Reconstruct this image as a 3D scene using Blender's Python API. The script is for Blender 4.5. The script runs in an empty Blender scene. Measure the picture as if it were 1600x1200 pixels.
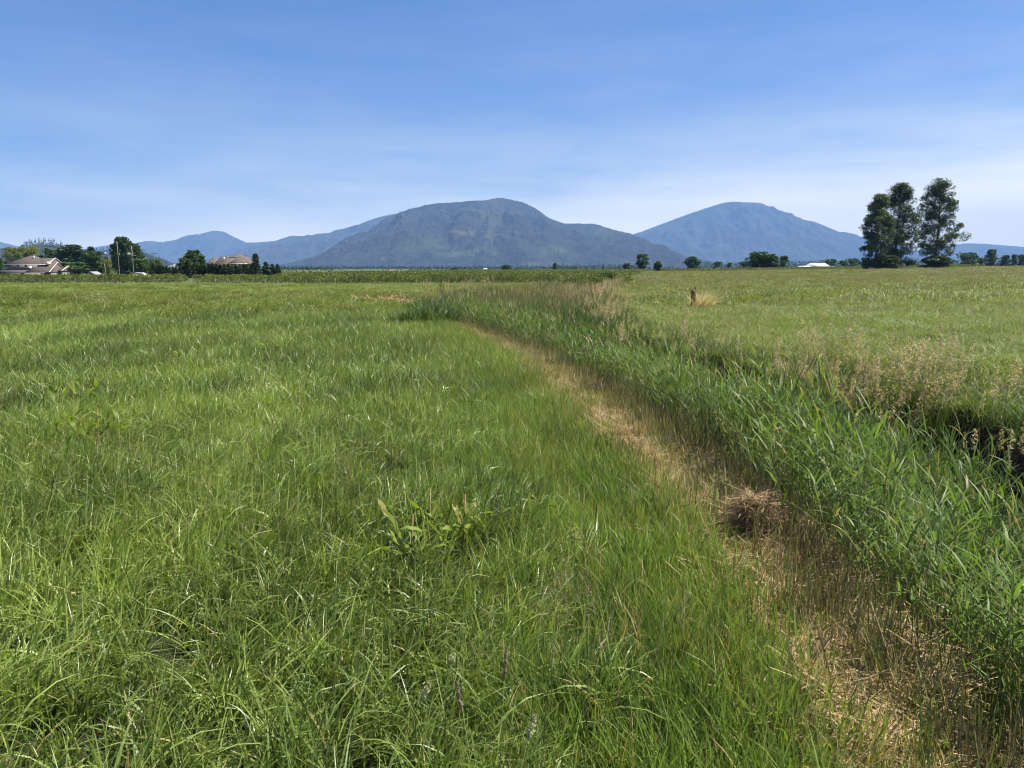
import bpy, math, random
import numpy as np
from mathutils import Vector

random.seed(7)
RNG = np.random.default_rng(11)
R = math.radians
sc = bpy.context.scene
COL = sc.collection

# ------------------------------------------------------------------ camera
F, HY, CAMH = 1142.0, 419.0, 1.8          # focal length and horizon row in photo pixels, eye height
PITCH = math.atan((600 - HY) / F)
cam = bpy.data.cameras.new('camera')
cam.sensor_fit = 'HORIZONTAL'; cam.sensor_width = 36.0
cam.lens = 36.0 * F / 1600.0
cam.clip_start = 0.05; cam.clip_end = 60000
camo = bpy.data.objects.new('camera', cam); COL.objects.link(camo)
camo.location = (0, 0, CAMH)
camo.rotation_euler = (math.pi / 2 - PITCH, 0, 0)
sc.camera = camo

# ------------------------------------------------------------------ sky, sun, exposure
SUN_AZ, SUN_EL = R(76), R(59)             # azimuth to the right of the viewing direction
world = bpy.data.worlds.new('World'); sc.world = world; world.use_nodes = True
wn, wl = world.node_tree.nodes, world.node_tree.links
wn.clear()
wo = wn.new('ShaderNodeOutputWorld'); bg = wn.new('ShaderNodeBackground')
sky = wn.new('ShaderNodeTexSky'); sky.sky_type = 'NISHITA'; sky.sun_disc = False
sky.sun_elevation = SUN_EL; sky.sun_rotation = SUN_AZ
sky.altitude = 0; sky.air_density = 1.0; sky.dust_density = 0.35; sky.ozone_density = 2.2
bg.inputs['Strength'].default_value = 0.050
# thin cirrus veil over the whole sky: its white share grows with the slant path towards the horizon
tc = wn.new('ShaderNodeTexCoord'); mp = wn.new('ShaderNodeMapping')
mp.inputs['Scale'].default_value = (1.3, 1.3, 9.0); mp.inputs['Rotation'].default_value = (0.06, -0.10, 0.3)
nz = wn.new('ShaderNodeTexNoise'); nz.inputs['Scale'].default_value = 1.7
nz.inputs['Detail'].default_value = 10; nz.inputs['Roughness'].default_value = 0.62
rp = wn.new('ShaderNodeMapRange'); rp.inputs[1].default_value = 0.34; rp.inputs[2].default_value = 0.72
rp.inputs[3].default_value = 0.5; rp.inputs[4].default_value = 1.55
sx = wn.new('ShaderNodeSeparateXYZ')
def wm(op, a, b=None):
    x = wn.new('ShaderNodeMath'); x.operation = op
    for i, v in enumerate((a, b)):
        if v is None: continue
        if isinstance(v, (int, float)): x.inputs[i].default_value = v
        else: wl.new(v, x.inputs[i])
    return x.outputs[0]
wl.new(tc.outputs['Generated'], mp.inputs['Vector']); wl.new(mp.outputs[0], nz.inputs['Vector'])
wl.new(nz.outputs[0], rp.inputs[0]); wl.new(tc.outputs['Generated'], sx.inputs[0])
tilt = wm('SUBTRACT', sx.outputs['Z'], wm('MULTIPLY', sx.outputs['X'], 0.05))      # the veil hangs a little higher on the right
tau = wm('DIVIDE', wm('MULTIPLY', rp.outputs[0], 0.0024), wm('POWER', wm('MAXIMUM', tilt, 0.03), 2.4))
fac = wm('SUBTRACT', 1.0, wm('EXPONENT', wm('MULTIPLY', tau, -1.0)))
tn = wn.new('ShaderNodeMix'); tn.data_type = 'RGBA'; tn.blend_type = 'MULTIPLY'; tn.inputs['Factor'].default_value = 1.0
tn.inputs['B'].default_value = (0.165, 0.52, 0.94, 1)
mx = wn.new('ShaderNodeMix'); mx.data_type = 'RGBA'
mx.inputs['B'].default_value = (14.6, 13.2, 9.6, 1)
wl.new(sky.outputs[0], tn.inputs['A']); wl.new(fac, mx.inputs['Factor'])
wl.new(tn.outputs['Result'], mx.inputs['A']); wl.new(mx.outputs['Result'], bg.inputs['Color'])
wl.new(bg.outputs[0], wo.inputs['Surface'])

sun = bpy.data.lights.new('sun', 'SUN'); sun.energy = 5.0; sun.angle = R(0.53); sun.color = (1.0, 0.95, 0.87)
suno = bpy.data.objects.new('sun', sun); COL.objects.link(suno)
sd = Vector((math.sin(SUN_AZ) * math.cos(SUN_EL), math.cos(SUN_AZ) * math.cos(SUN_EL), math.sin(SUN_EL)))
suno.rotation_euler = sd.to_track_quat('Z', 'Y').to_euler(); suno.location = sd * 60

sc.view_settings.view_transform = 'Standard'; sc.view_settings.look = 'None'
sc.view_settings.gamma = 1.0; sc.view_settings.use_curve_mapping = False
sc.view_settings.exposure = 1.45
sc.render.engine = 'CYCLES'
cy = sc.cycles
cy.use_denoising = True
cy.max_bounces = 4; cy.diffuse_bounces = 2; cy.glossy_bounces = 1; cy.transmission_bounces = 2
cy.volume_bounces = 0; cy.transparent_max_bounces = 4
cy.sample_clamp_indirect = 6.0
cy.filter_width = 1.1

# ------------------------------------------------------------------ helpers
CP, SP = math.cos(PITCH), math.sin(PITCH)
def P(px, py, Y):
    """World point seen at photo pixel (px,py) that stands Y metres ahead."""
    u, v = (px - 800) / F, (600 - py) / F
    d = np.array([u, CP + v * SP, -SP + v * CP]); d = d * (Y / d[1])
    return Vector((d[0], d[1], d[2] + CAMH))
def G(px, py, z=0.0):
    """Point of height z on the ray through photo pixel (px,py)."""
    u, v = (px - 800) / F, (600 - py) / F
    d = np.array([u, CP + v * SP, -SP + v * CP]); k = (z - CAMH) / d[2]
    return Vector((d[0] * k, d[1] * k, z))

def tag(o, label=None, cat=None, group=None, kind=None):
    if label: o['label'] = label
    if cat: o['category'] = cat
    if group: o['group'] = group
    if kind: o['kind'] = kind
    return o
def empty(name, loc=(0, 0, 0), rz=0.0):
    o = bpy.data.objects.new(name, None); COL.objects.link(o)
    o.location = loc; o.rotation_euler = (0, 0, rz); o.empty_display_size = 0.2
    return o
def link(name, mesh, parent=None, loc=(0, 0, 0), rot=(0, 0, 0), scale=(1, 1, 1)):
    o = bpy.data.objects.new(name, mesh); COL.objects.link(o)
    o.location = loc; o.rotation_euler = rot; o.scale = scale
    if parent is not None: o.parent = parent
    return o
def copy_tree(o, parent=None):
    c = o.copy(); COL.objects.link(c); c.parent = parent
    for ch in list(o.children): copy_tree(ch, c)
    return c

class MB:
    """Collects vertices and quads/triangles with per-vertex floats bt, br and a material slot."""
    def __init__(s): s.v = []; s.q = []; s.t = []; s.bt = []; s.br = []; s.n = 0; s.qm = []; s.tm = []
    def add(s, v, quads=None, tris=None, bt=None, br=None, mat=0):
        v = np.asarray(v, float).reshape(-1, 3); n = len(v)
        s.v.append(v)
        s.bt.append(np.zeros(n) if bt is None else np.broadcast_to(np.asarray(bt, float), (n,)))
        s.br.append(np.zeros(n) if br is None else np.broadcast_to(np.asarray(br, float), (n,)))
        if quads is not None and len(quads):
            q = np.asarray(quads, int).reshape(-1, 4) + s.n; s.q.append(q); s.qm.append(np.full(len(q), mat))
        if tris is not None and len(tris):
            q = np.asarray(tris, int).reshape(-1, 3) + s.n; s.t.append(q); s.tm.append(np.full(len(q), mat))
        s.n += n
        return s
    def mesh(s, name, mats, smooth=False):
        m = bpy.data.meshes.new(name)
        V = np.concatenate(s.v); q = np.concatenate(s.q) if s.q else np.zeros((0, 4), int)
        t = np.concatenate(s.t) if s.t else np.zeros((0, 3), int)
        m.vertices.add(len(V)); m.vertices.foreach_set('co', V.astype(np.float32).ravel())
        loops = np.concatenate([q.ravel(), t.ravel()]).astype(np.int32)
        m.loops.add(len(loops)); m.loops.foreach_set('vertex_index', loops)
        nf = len(q) + len(t); m.polygons.add(nf)
        st = np.concatenate([np.arange(len(q)) * 4, len(q) * 4 + np.arange(len(t)) * 3]).astype(np.int32)
        m.polygons.foreach_set('loop_start', st)
        mi = np.concatenate(s.qm + s.tm).astype(np.int32)
        m.polygons.foreach_set('material_index', mi)
        if smooth: m.polygons.foreach_set('use_smooth', np.ones(nf, bool))
        for nm, arr in (('bt', s.bt), ('br', s.br)):
            a = m.attributes.new(nm, 'FLOAT', 'POINT'); a.data.foreach_set('value', np.concatenate(arr).astype(np.float32))
        for mm in (mats if isinstance(mats, (list, tuple)) else [mats]): m.materials.append(mm)
        m.update(calc_edges=True); m.validate()
        return m
    def box(s, x0, x1, y0, y1, z0, z1, mat=0, br=0):
        v = [(x0,y0,z0),(x1,y0,z0),(x1,y1,z0),(x0,y1,z0),(x0,y0,z1),(x1,y0,z1),(x1,y1,z1),(x0,y1,z1)]
        return s.add(v, [(0,3,2,1),(4,5,6,7),(0,1,5,4),(1,2,6,5),(2,3,7,6),(3,0,4,7)], mat=mat, br=br)
    def tube(s, pts, rad, n=6, mat=0, br=0.5, cap=True):
        pts = [Vector(p) for p in pts]; vs = []; k = len(pts)
        for i, p in enumerate(pts):
            d = (pts[min(i + 1, k - 1)] - pts[max(i - 1, 0)]).normalized()
            a = d.orthogonal().normalized() if abs(d.z) > 0.9 else d.cross(Vector((0, 0, 1))).normalized()
            b = d.cross(a)
            for j in range(n):
                w = 2 * math.pi * j / n
                vs.append(p + (a * math.cos(w) + b * math.sin(w)) * rad[i])
        qs = [(i * n + j, i * n + (j + 1) % n, (i + 1) * n + (j + 1) % n, (i + 1) * n + j) for i in range(k - 1) for j in range(n)]
        ts = []
        if cap:
            vs.append(pts[-1]); ts = [((k - 1) * n + j, (k - 1) * n + (j + 1) % n, k * n) for j in range(n)]
        bt = np.repeat(np.linspace(0, 1, k), n)
        if cap: bt = np.append(bt, 1.0)
        return s.add([tuple(v) for v in vs], qs, ts, bt=bt, br=br, mat=mat)

def ribbons(mb, base, az, phi0, bend, length, width, seg=4, twist=None, br=None, mat=0, prof='blade', power=1.0):
    """Curved tapering ribbons (grass blades, leaves, straws), all at once."""
    base = np.asarray(base, float); n = len(base)
    f = lambda a: np.broadcast_to(np.asarray(a, float), (n,))
    az, phi0, bend, length, width = map(f, (az, phi0, bend, length, width))
    twist = f(0 if twist is None else twist); br = f(RNG.random(n) if br is None else br)
    h = np.stack([np.cos(az), np.sin(az), np.zeros(n)], 1); perp = np.stack([-np.sin(az), np.cos(az), np.zeros(n)], 1)
    up = np.array([0, 0, 1.0])
    pos = base.copy(); vs = []; ts = []
    for i in range(seg + 1):
        t = i / seg
        phi = phi0 + bend * t ** power
        d = h * np.sin(phi)[:, None] + up * np.cos(phi)[:, None]
        nrm = h * np.cos(phi)[:, None] - up * np.sin(phi)[:, None]
        tw = twist * t
        side = perp * np.cos(tw)[:, None] + nrm * np.sin(tw)[:, None]
        if prof == 'blade': w = (0.65 + 0.35 * min(1, t * 3)) * (1 - t ** 2.2) + 0.03
        elif prof == 'leaf': w = max(0.06, math.sin(math.pi * min(1, t * 0.93 + 0.07)) ** 0.8)
        else: w = 1.0
        hw = (width * 0.5 * w)[:, None]
        vs.append(pos - side * hw); vs.append(pos + side * hw); ts += [t, t]
        if i < seg:
            tm = (i + 0.5) / seg; ph = phi0 + bend * tm ** power
            pos = pos + (h * np.sin(ph)[:, None] + up * np.cos(ph)[:, None]) * (length / seg)[:, None]
    V = np.stack(vs, 1); m = 2 * (seg + 1)
    q = np.array([(2 * i, 2 * i + 1, 2 * i + 3, 2 * i + 2) for i in range(seg)])
    Q = (np.arange(n)[:, None, None] * m + q[None]).reshape(-1, 4)
    mb.add(V.reshape(-1, 3), Q, bt=np.tile(ts, n), br=np.repeat(br, m), mat=mat)
    return pos

def cards(mb, centres, size, br=None, mat=0, upbias=0.5, aspect=0.6, rng=RNG):
    """Leaf-sized diamond faces with random orientation."""
    c = np.asarray(centres, float); n = len(c)
    size = np.broadcast_to(np.asarray(size, float), (n,))
    nr = rng.normal(size=(n, 3)); nr[:, 2] += upbias * np.sign(rng.random(n) - 0.15) * 1.2
    nr /= np.linalg.norm(nr, axis=1)[:, None]
    a = np.cross(nr, rng.normal(size=(n, 3))); a /= np.linalg.norm(a, axis=1)[:, None] + 1e-9
    b = np.cross(nr, a)
    s = size[:, None]
    V = np.stack([c - a * s * .5, c + b * s * .5 * aspect - a * s * .05, c + a * s * .5, c - b * s * .5 * aspect - a * s * .05], 1)
    br = rng.random(n) if br is None else np.broadcast_to(br, (n,))
    mb.add(V.reshape(-1, 3), np.arange(n * 4).reshape(-1, 4), bt=np.tile([0, .4, 1, .4], n), br=np.repeat(br, 4), mat=mat)

def _hash(ix, iy, s):
    h = np.sin(ix * 127.1 + iy * 311.7 + s * 74.7) * 43758.5453
    return h - np.floor(h)
def vnoise(x, y, s=0):
    ix, iy = np.floor(x), np.floor(y); fx, fy = x - ix, y - iy
    fx = fx * fx * (3 - 2 * fx); fy = fy * fy * (3 - 2 * fy)
    a, b, c, d = _hash(ix, iy, s), _hash(ix + 1, iy, s), _hash(ix, iy + 1, s), _hash(ix + 1, iy + 1, s)
    return (a * (1 - fx) + b * fx) * (1 - fy) + (c * (1 - fx) + d * fx) * fy
def fbm(x, y, s=0, o=4):
    x = np.asarray(x, float); y = np.asarray(y, float)
    r, a, t = 0, 1.0, 0
    for i in range(o):
        r = r + a * vnoise(x * 2 ** i + 17.3 * i, y * 2 ** i - 9.1 * i, s + i); t += a; a *= 0.5
    return r / t
def sstep(a, b, x):
    t = np.clip((np.asarray(x, float) - a) / (b - a), 0, 1); return t * t * (3 - 2 * t)

# ------------------------------------------------------------------ materials
def newmat(name):
    m = bpy.data.materials.new(name); m.use_nodes = True; n = m.node_tree.nodes; n.clear()
    return m, n, m.node_tree.links
def mixc(n, l, fac, a, b, mode='MIX'):
    x = n.new('ShaderNodeMix'); x.data_type = 'RGBA'; x.blend_type = mode
    for k, val in (('Factor', fac), ('A', a), ('B', b)):
        if isinstance(val, (int, float)): x.inputs[k].default_value = val
        elif isinstance(val, tuple): x.inputs[k].default_value = (*val, 1) if len(val) == 3 else val
        else: l.new(val, x.inputs[k])
    return x.outputs['Result']
def attr(n, name, typ='GEOMETRY'):
    a = n.new('ShaderNodeAttribute'); a.attribute_type = typ; a.attribute_name = name; return a.outputs['Fac']
def mth(n, l, op, a, b=None, c=None):
    x = n.new('ShaderNodeMath'); x.operation = op
    for i, v in enumerate((a, b, c)):
        if v is None: continue
        if isinstance(v, (int, float)): x.inputs[i].default_value = v
        else: l.new(v, x.inputs[i])
    return x.outputs[0]
def noise(n, l, scale, detail=4, vec=None, rough=0.55):
    x = n.new('ShaderNodeTexNoise'); x.inputs['Scale'].default_value = scale
    x.inputs['Detail'].default_value = detail; x.inputs['Roughness'].default_value = rough
    if vec is not None: l.new(vec, x.inputs['Vector'])
    return x.outputs[0]
def rng_map(n, l, v, a, b, c=0.0, d=1.0):
    x = n.new('ShaderNodeMapRange'); l.new(v, x.inputs[0])
    for i, k in enumerate((a, b, c, d)): x.inputs[i + 1].default_value = k
    return x.outputs[0]

def plant_mat(name, lo, hi, dry, root=None, trans=0.35, rough=0.45, spec=0.35, instanced=True, dryness=0.0, dry2=None):
    """Leaf/blade material: colour per blade, dry blades by instance, pale root, light through the blade."""
    m, n, l = newmat(name)
    br = attr(n, 'br'); bt = attr(n, 'bt')
    if instanced:
        tint = attr(n, 'tint', 'INSTANCER'); dr = attr(n, 'dry', 'INSTANCER')
    else:
        oi = n.new('ShaderNodeObjectInfo'); tint = oi.outputs['Random']; dr = None
    f = mth(n, l, 'ADD', mth(n, l, 'MULTIPLY', br, 0.45), mth(n, l, 'MULTIPLY', tint, 0.55))
    c = mixc(n, l, f, lo, hi)
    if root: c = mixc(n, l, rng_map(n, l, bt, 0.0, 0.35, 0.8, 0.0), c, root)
    k = mth(n, l, 'FRACT', mth(n, l, 'MULTIPLY', br, 7.31))
    if dr is not None: d = mth(n, l, 'LESS_THAN', k, dr)
    else: d = mth(n, l, 'LESS_THAN', k, dryness)
    dc = mixc(n, l, mth(n, l, 'FRACT', mth(n, l, 'MULTIPLY', br, 23.7)), dry, dry2 or tuple(x * 0.6 for x in dry))
    c = mixc(n, l, d, c, dc)
    b = n.new('ShaderNodeBsdfPrincipled'); l.new(c, b.inputs['Base Color'])
    b.inputs['Roughness'].default_value = rough; b.inputs['Specular IOR Level'].default_value = spec
    tr = n.new('ShaderNodeBsdfTranslucent')
    l.new(mixc(n, l, 0.75, c, (1.25, 1.35, 0.45), 'MULTIPLY'), tr.inputs['Color'])
    mxs = n.new('ShaderNodeMixShader'); mxs.inputs[0].default_value = trans
    o = n.new('ShaderNodeOutputMaterial')
    l.new(b.outputs[0], mxs.inputs[1]); l.new(tr.outputs[0], mxs.inputs[2]); l.new(mxs.outputs[0], o.inputs[0])
    return m

def solid_mat(name, col, rough=0.8, var=0.25, scale=3.0, spec=0.3, metallic=0.0, bump=0.0):
    m, n, l = newmat(name)
    t = n.new('ShaderNodeTexCoord')
    f = noise(n, l, scale, 5, t.outputs['Object'])
    c = mixc(n, l, rng_map(n, l, f, 0.3, 0.7), tuple(x * (1 - var) for x in col), tuple(min(1, x * (1 + var)) for x in col))
    b = n.new('ShaderNodeBsdfPrincipled'); l.new(c, b.inputs['Base Color'])
    b.inputs['Roughness'].default_value = rough; b.inputs['Specular IOR Level'].default_value = spec
    b.inputs['Metallic'].default_value = metallic
    if bump:
        bp = n.new('ShaderNodeBump'); bp.inputs['Strength'].default_value = bump; l.new(f, bp.inputs['Height']); l.new(bp.outputs[0], b.inputs['Normal'])
    o = n.new('ShaderNodeOutputMaterial'); l.new(b.outputs[0], o.inputs[0])
    return m

# ------------------------------------------------------------------ lie of the land
# strip: mown straw strip along the ditch; ditch between L and R
_SY = np.array([0, 3, 5, 7.5, 11, 14, 20, 26, 31, 38, 60])
_SX = np.array([1.55, 1.50, 1.50, 1.20, .78, .38, -.95, -2.5, -4.4, -6.2, -12])
_EY = np.array([0, 2.5, 4, 6, 8.7, 11, 14, 19, 25, 31, 40, 50, 62, 75, 95, 120])
_LX = np.array([1.90, 1.80, 1.86, 1.95, 1.70, 1.38, 1.0, -.25, -2.0, -4.6, -4.4, -4.0, -2.5, 3.0, 8, 14])
_RX = np.array([6.8, 6.6, 6.4, 6.2, 6.0, 5.1, 3.9, 3.5, 3.7, 4.3, 5.2, 7.0, 9.0, 11.5, 15, 19])
def stripx(y): return np.interp(y, _SY, _SX)
def edgeL(y): return np.interp(y, _EY, _LX)
def edgeR(y): return np.interp(y, _EY, _RX)
def terrain(x, y):
    x = np.asarray(x, float); y = np.asarray(y, float)
    L, Rr = edgeL(y), edgeR(y)
    w = np.maximum(Rr - L, 0.5)
    u = np.clip((x - L) / w, 0, 1)
    depth = 1.15 * sstep(0, 3, y + 2) * (1 - sstep(70, 110, y)) * (1 - 0.55 * sstep(24, 34, y))
    prof = sstep(0, 0.26, u) * (1 - sstep(0.74, 1.0, u))
    z = -depth * prof
    rise = np.clip(x - Rr - 2, 0, 160)
    z = z + 0.0150 * rise * (1 - 0.8 * sstep(240, 420, y)) * sstep(0, 25, y) + 0.26 * sstep(-0.3, 1.5, x - Rr) * (1 - sstep(60, 120, y))
    z = z + 0.10 * (fbm(x / 7.0, y / 7.0, 3, 3) - 0.5) * sstep(0, 2.5, np.abs(x - stripx(y)))
    z = z + 0.05 * (fbm(x / 0.7, y / 0.7, 5, 2) - 0.5)
    z = z - 0.9 * sstep(110, 210, y) * sstep(20, 60, -x) * (1 - sstep(500, 900, y))
    return z
TZ = lambda x, y: float(terrain(np.array([x]), np.array([y]))[0])

def axis(fine_a, fine_b, step, lo, hi, g):
    a = list(np.arange(fine_a, fine_b + 1e-6, step)); s = step; x = a[-1]
    while x < hi: s *= g; x += s; a.append(x)
    s = step; x = a[0]; b = []
    while x > lo: s *= g; x -= s; b.append(x)
    return np.array(b[::-1] + a)
gx = axis(-3.5, 5.5, 0.10, -16000, 16000, 1.085)
gy = axis(1.0, 26.0, 0.14, -3000, 16200, 1.07)
GX, GY = np.meshgrid(gx, gy)
GZ = terrain(GX, GY)
GZ = np.where(np.hypot(GX, GY) > 1500, GZ * 0 - 0.5, GZ)
nxg, nyg = len(gx), len(gy)
ii = np.arange(nxg * nyg).reshape(nyg, nxg)
gq = np.stack([ii[:-1, :-1], ii[:-1, 1:], ii[1:, 1:], ii[1:, :-1]], -1).reshape(-1, 4)

gm, n, l = newmat('ground_soil')
tcn = n.new('ShaderNodeTexCoord'); OC = tcn.outputs['Object']
st = attr(n, 'bt')      # straw cover of the mown strip
dt = attr(n, 'br')      # dark brown soil colour inside the ditch
c = mixc(n, l, rng_map(n, l, noise(n, l, 2.2, 6, OC), 0.35, 0.65), (0.016, 0.015, 0.008), (0.032, 0.034, 0.014))
big = noise(n, l, 0.012, 4, OC)
vd = n.new('ShaderNodeVectorMath'); vd.operation = 'LENGTH'; l.new(OC, vd.inputs[0])
pale = mixc(n, l, rng_map(n, l, big, 0.4, 0.62), (0.045, 0.065, 0.020), (0.085, 0.105, 0.035))      # open farmland beyond the two fields
c = mixc(n, l, rng_map(n, l, vd.outputs['Value'], 60.0, 110.0), c, pale)
c2 = mixc(n, l, rng_map(n, l, noise(n, l, 14, 6, OC), 0.3, 0.7), (0.15, 0.10, 0.05), (0.40, 0.29, 0.15))
c = mixc(n, l, st, c, c2)
c = mixc(n, l, dt, c, (0.022, 0.017, 0.010))
b = n.new('ShaderNodeBsdfPrincipled'); l.new(c, b.inputs['Base Color']); b.inputs['Roughness'].default_value = 0.95
b.inputs['Specular IOR Level'].default_value = 0.15
bp = n.new('ShaderNodeBump'); bp.inputs['Strength'].default_value = 0.6; bp.inputs['Distance'].default_value = 0.03
l.new(noise(n, l, 22, 6, OC), bp.inputs['Height']); l.new(bp.outputs[0], b.inputs['Normal'])
o = n.new('ShaderNodeOutputMaterial'); l.new(b.outputs[0], o.inputs[0])
def strawmask(x, y):
    d = (x - stripx(y)) / (0.34 + 0.012 * np.maximum(y, 0))
    nn = fbm(x / 0.5, y / 0.9, 21, 3)
    return np.clip(np.exp(-d * d * 1.5) * (3.2 * nn - 0.62 + 0.35 * sstep(4, 6, y) * (1 - sstep(11, 15, y))), 0, 1) * (1 - sstep(24, 32, y))
def ditchmask(x, y):
    u = (x - edgeL(y)) / np.maximum(edgeR(y) - edgeL(y), .5)
    return sstep(-0.02, 0.12, u) * (1 - sstep(0.9, 1.02, u)) * (1 - sstep(70, 100, y))
mb = MB()
near = (np.abs(GX) < 60) & (GY < 80) & (GY > -5)
mb.add(np.stack([GX, GY, GZ], -1).reshape(-1, 3), gq,
       bt=np.where(near, strawmask(GX, GY), 0).ravel(), br=np.where(near, ditchmask(GX, GY), 0).ravel())
ground = link('ground', mb.mesh('ground', gm, smooth=True)); ground['kind'] = 'structure'

# ------------------------------------------------------------------ mountains
def forest_mat(name, patches, base=(0.014, 0.017, 0.015), light=(0.075, 0.095, 0.038), scale=1.0, amount=(0.60, 0.72)):
    m, n, l = newmat(name)
    t = n.new('ShaderNodeTexCoord'); oc = t.outputs['Object']
    c = mixc(n, l, rng_map(n, l, noise(n, l, 0.0022 * scale, 8, oc, 0.65), 0.35, 0.65), tuple(x * 0.6 for x in base), tuple(x * 2.4 for x in base))
    c = mixc(n, l, rng_map(n, l, noise(n, l, 0.014 * scale, 6, oc, 0.7), 0.42, 0.66), c, tuple(x * 3.6 for x in base))
    w = noise(n, l, 0.006 * scale, 5, oc, 0.6)
    g = n.new('ShaderNodeNewGeometry')
    for (p, rad, col) in patches:      # logged clearings, rock faces
        vm = n.new('ShaderNodeVectorMath'); vm.operation = 'SUBTRACT'; l.new(g.outputs['Position'], vm.inputs[0]); vm.inputs[1].default_value = p
        vs = n.new('ShaderNodeVectorMath'); vs.operation = 'MULTIPLY'; l.new(vm.outputs[0], vs.inputs[0]); vs.inputs[1].default_value = (1 / rad[0], 0.0, 1 / rad[1])
        vl = n.new('ShaderNodeVectorMath'); vl.operation = 'LENGTH'; l.new(vs.outputs[0], vl.inputs[0])
        d = mth(n, l, 'ADD', vl.outputs['Value'], mth(n, l, 'MULTIPLY', mth(n, l, 'SUBTRACT', w, 0.5), 6.5))
        c = mixc(n, l, rng_map(n, l, d, 0.55, 1.15, 0.9, 0.0), c, col)
    sc_ = noise(n, l, 0.0012 * scale, 7, oc, 0.62)
    c = mixc(n, l, rng_map(n, l, sc_, amount[0], amount[1], 0.0, 0.6), c, light)
    b = n.new('ShaderNodeBsdfPrincipled'); l.new(c, b.inputs['Base Color']); b.inputs['Roughness'].default_value = 1.0
    b.inputs['Specular IOR Level'].default_value = 0.0
    bp = n.new('ShaderNodeBump'); bp.inputs['Strength'].default_value = 1.0; bp.inputs['Distance'].default_value = 14
    l.new(noise(n, l, 0.03 * scale, 5, oc), bp.inputs['Height']); l.new(bp.outputs[0], b.inputs['Normal'])
    o = n.new('ShaderNodeOutputMaterial'); l.new(b.outputs[0], o.inputs[0])
    return m

def mountain(name, ridge, Y, depth, mat, seed, rough=1.0, ncol=420, nrow=90, tree=6.0):
    """Ridge line read off the photograph, stood at distance Y, with foothills, spurs and a back slope."""
    ridge = sorted(ridge)
    px = np.array([r[0] for r in ridge], float); py = np.array([r[1] for r in ridge], float)
    xs_px = np.linspace(px[0], px[-1], ncol)
    hy = np.interp(xs_px, px, py)
    k = np.ones(7) / 7.0
    hp = np.pad(hy, 3, mode='edge'); hy = 0.55 * np.convolve(hp, k, 'valid') + 0.45 * hy
    depthc = Y * CP
    X = (xs_px - 800) / F * Y / (CP)          # close enough to the pixel column at the horizon
    H = np.array([P(a, b_, Y).z for a, b_ in zip(xs_px, hy)])
    X = np.array([P(a, b_, Y).x for a, b_ in zip(xs_px, hy)])
    H = np.maximum(H, 2)
    v = np.concatenate([np.linspace(-1, 0, nrow), np.linspace(0, 0.7, 24)[1:]])
    VX, VV = np.meshgrid(np.arange(ncol), v)
    hh = H[VX]; xx = X[VX]
    t = 1 - np.abs(VV)
    fall = np.where(VV <= 0, t ** 1.25, np.clip(1 - VV / 0.7, 0, 1) ** 1.1)
    sx = xx / (depth * 0.42); syy = VV * 2.0
    spur = np.abs(2 * fbm(sx * 1.7 + seed, syy * 0.8, seed, 5) - 1)
    det = fbm(sx * 7, syy * 6, seed + 9, 5) - 0.5
    env = np.clip(np.abs(VV) * 4, 0, 1) * np.clip((1 - np.abs(VV)) * 3, 0, 1)
    z = hh * fall + rough * hh * env * (0.42 * (0.42 - spur) + 0.22 * det)
    z = z + (RNG.random(z.shape) - 0.5) * tree * np.clip(hh / 150, 0, 1)
    yy = Y + VV * depth
    persp = 1 + VV * depth / Y * 0.0
    n0 = len(v)
    idx = np.arange(ncol * n0).reshape(n0, ncol)
    q = np.stack([idx[:-1, :-1], idx[:-1, 1:], idx[1:, 1:], idx[1:, :-1]], -1).reshape(-1, 4)
    m = MB().add(np.stack([xx * persp, yy, np.maximum(z, -3)], -1).reshape(-1, 3), q)
    ob = link(name, m.mesh(name, mat, smooth=True)); ob['kind'] = 'structure'
    return ob

def patch(px, py, Y, rx, rz, col): return (tuple(P(px, py, Y)), (rx, rz), col)
YM = 7200
main_patches = [patch(689, 390, YM, 234, 67, (0.040, 0.049, 0.027)), patch(745, 402, YM, 152, 36, (0.047, 0.059, 0.030)),
                patch(742, 376, YM, 90, 25, (0.072, 0.073, 0.045)), patch(775, 380, YM, 39, 62, (0.061, 0.063, 0.039)),
                patch(850, 399, YM, 108, 36, (0.049, 0.059, 0.033)), patch(585, 386, YM, 22, 30, (0.245, 0.217, 0.195)),
                patch(934, 367, YM, 116, 54, (0.047, 0.059, 0.030)), patch(787, 313, YM, 234, 19, (0.054, 0.056, 0.038))]
MM = forest_mat('mountain_forest', main_patches, base=(0.012, 0.013, 0.013), scale=1.3)
MF = forest_mat('far_forest', [])
mountain('mountain_main', [(440, 419), (470, 418), (497, 414), (520, 400), (545, 383), (575, 362), (605, 340), (640, 327), (680, 318), (710, 316),
          (740, 314), (762, 313), (770, 310), (785, 309), (800, 312), (820, 317), (840, 328), (860, 342), (880, 349), (890, 350), (900, 349),
          (910, 350), (922, 349.5), (932, 350.5), (945, 355), (970, 362), (985, 367), (1000, 372), (1030, 390), (1050, 404), (1075, 414), (1110, 419)],
         YM, 2300, MM, 3, ncol=640, nrow=120, tree=11)
mountain('mountain_shoulder', [(330, 419), (370, 400), (420, 380), (455, 368), (470, 369), (482, 369), (497, 365), (515, 364), (535, 358), (560, 351),
          (580, 343), (605, 336), (630, 332), (680, 330), (730, 350), (780, 400), (800, 419)], 11000, 2600, MF, 13)
mountain('mountain_left', [(130, 405), (150, 388), (165, 384), (190, 382), (212, 380), (225, 377), (238, 376.5), (247, 378), (257, 384), (262, 380), (270, 376),
          (290, 373), (305, 368), (318, 364), (335, 360), (350, 362), (365, 370), (385, 379), (400, 379), (425, 377), (440, 376), (470, 390), (520, 415)],
         14000, 2600, MF, 23)
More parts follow.
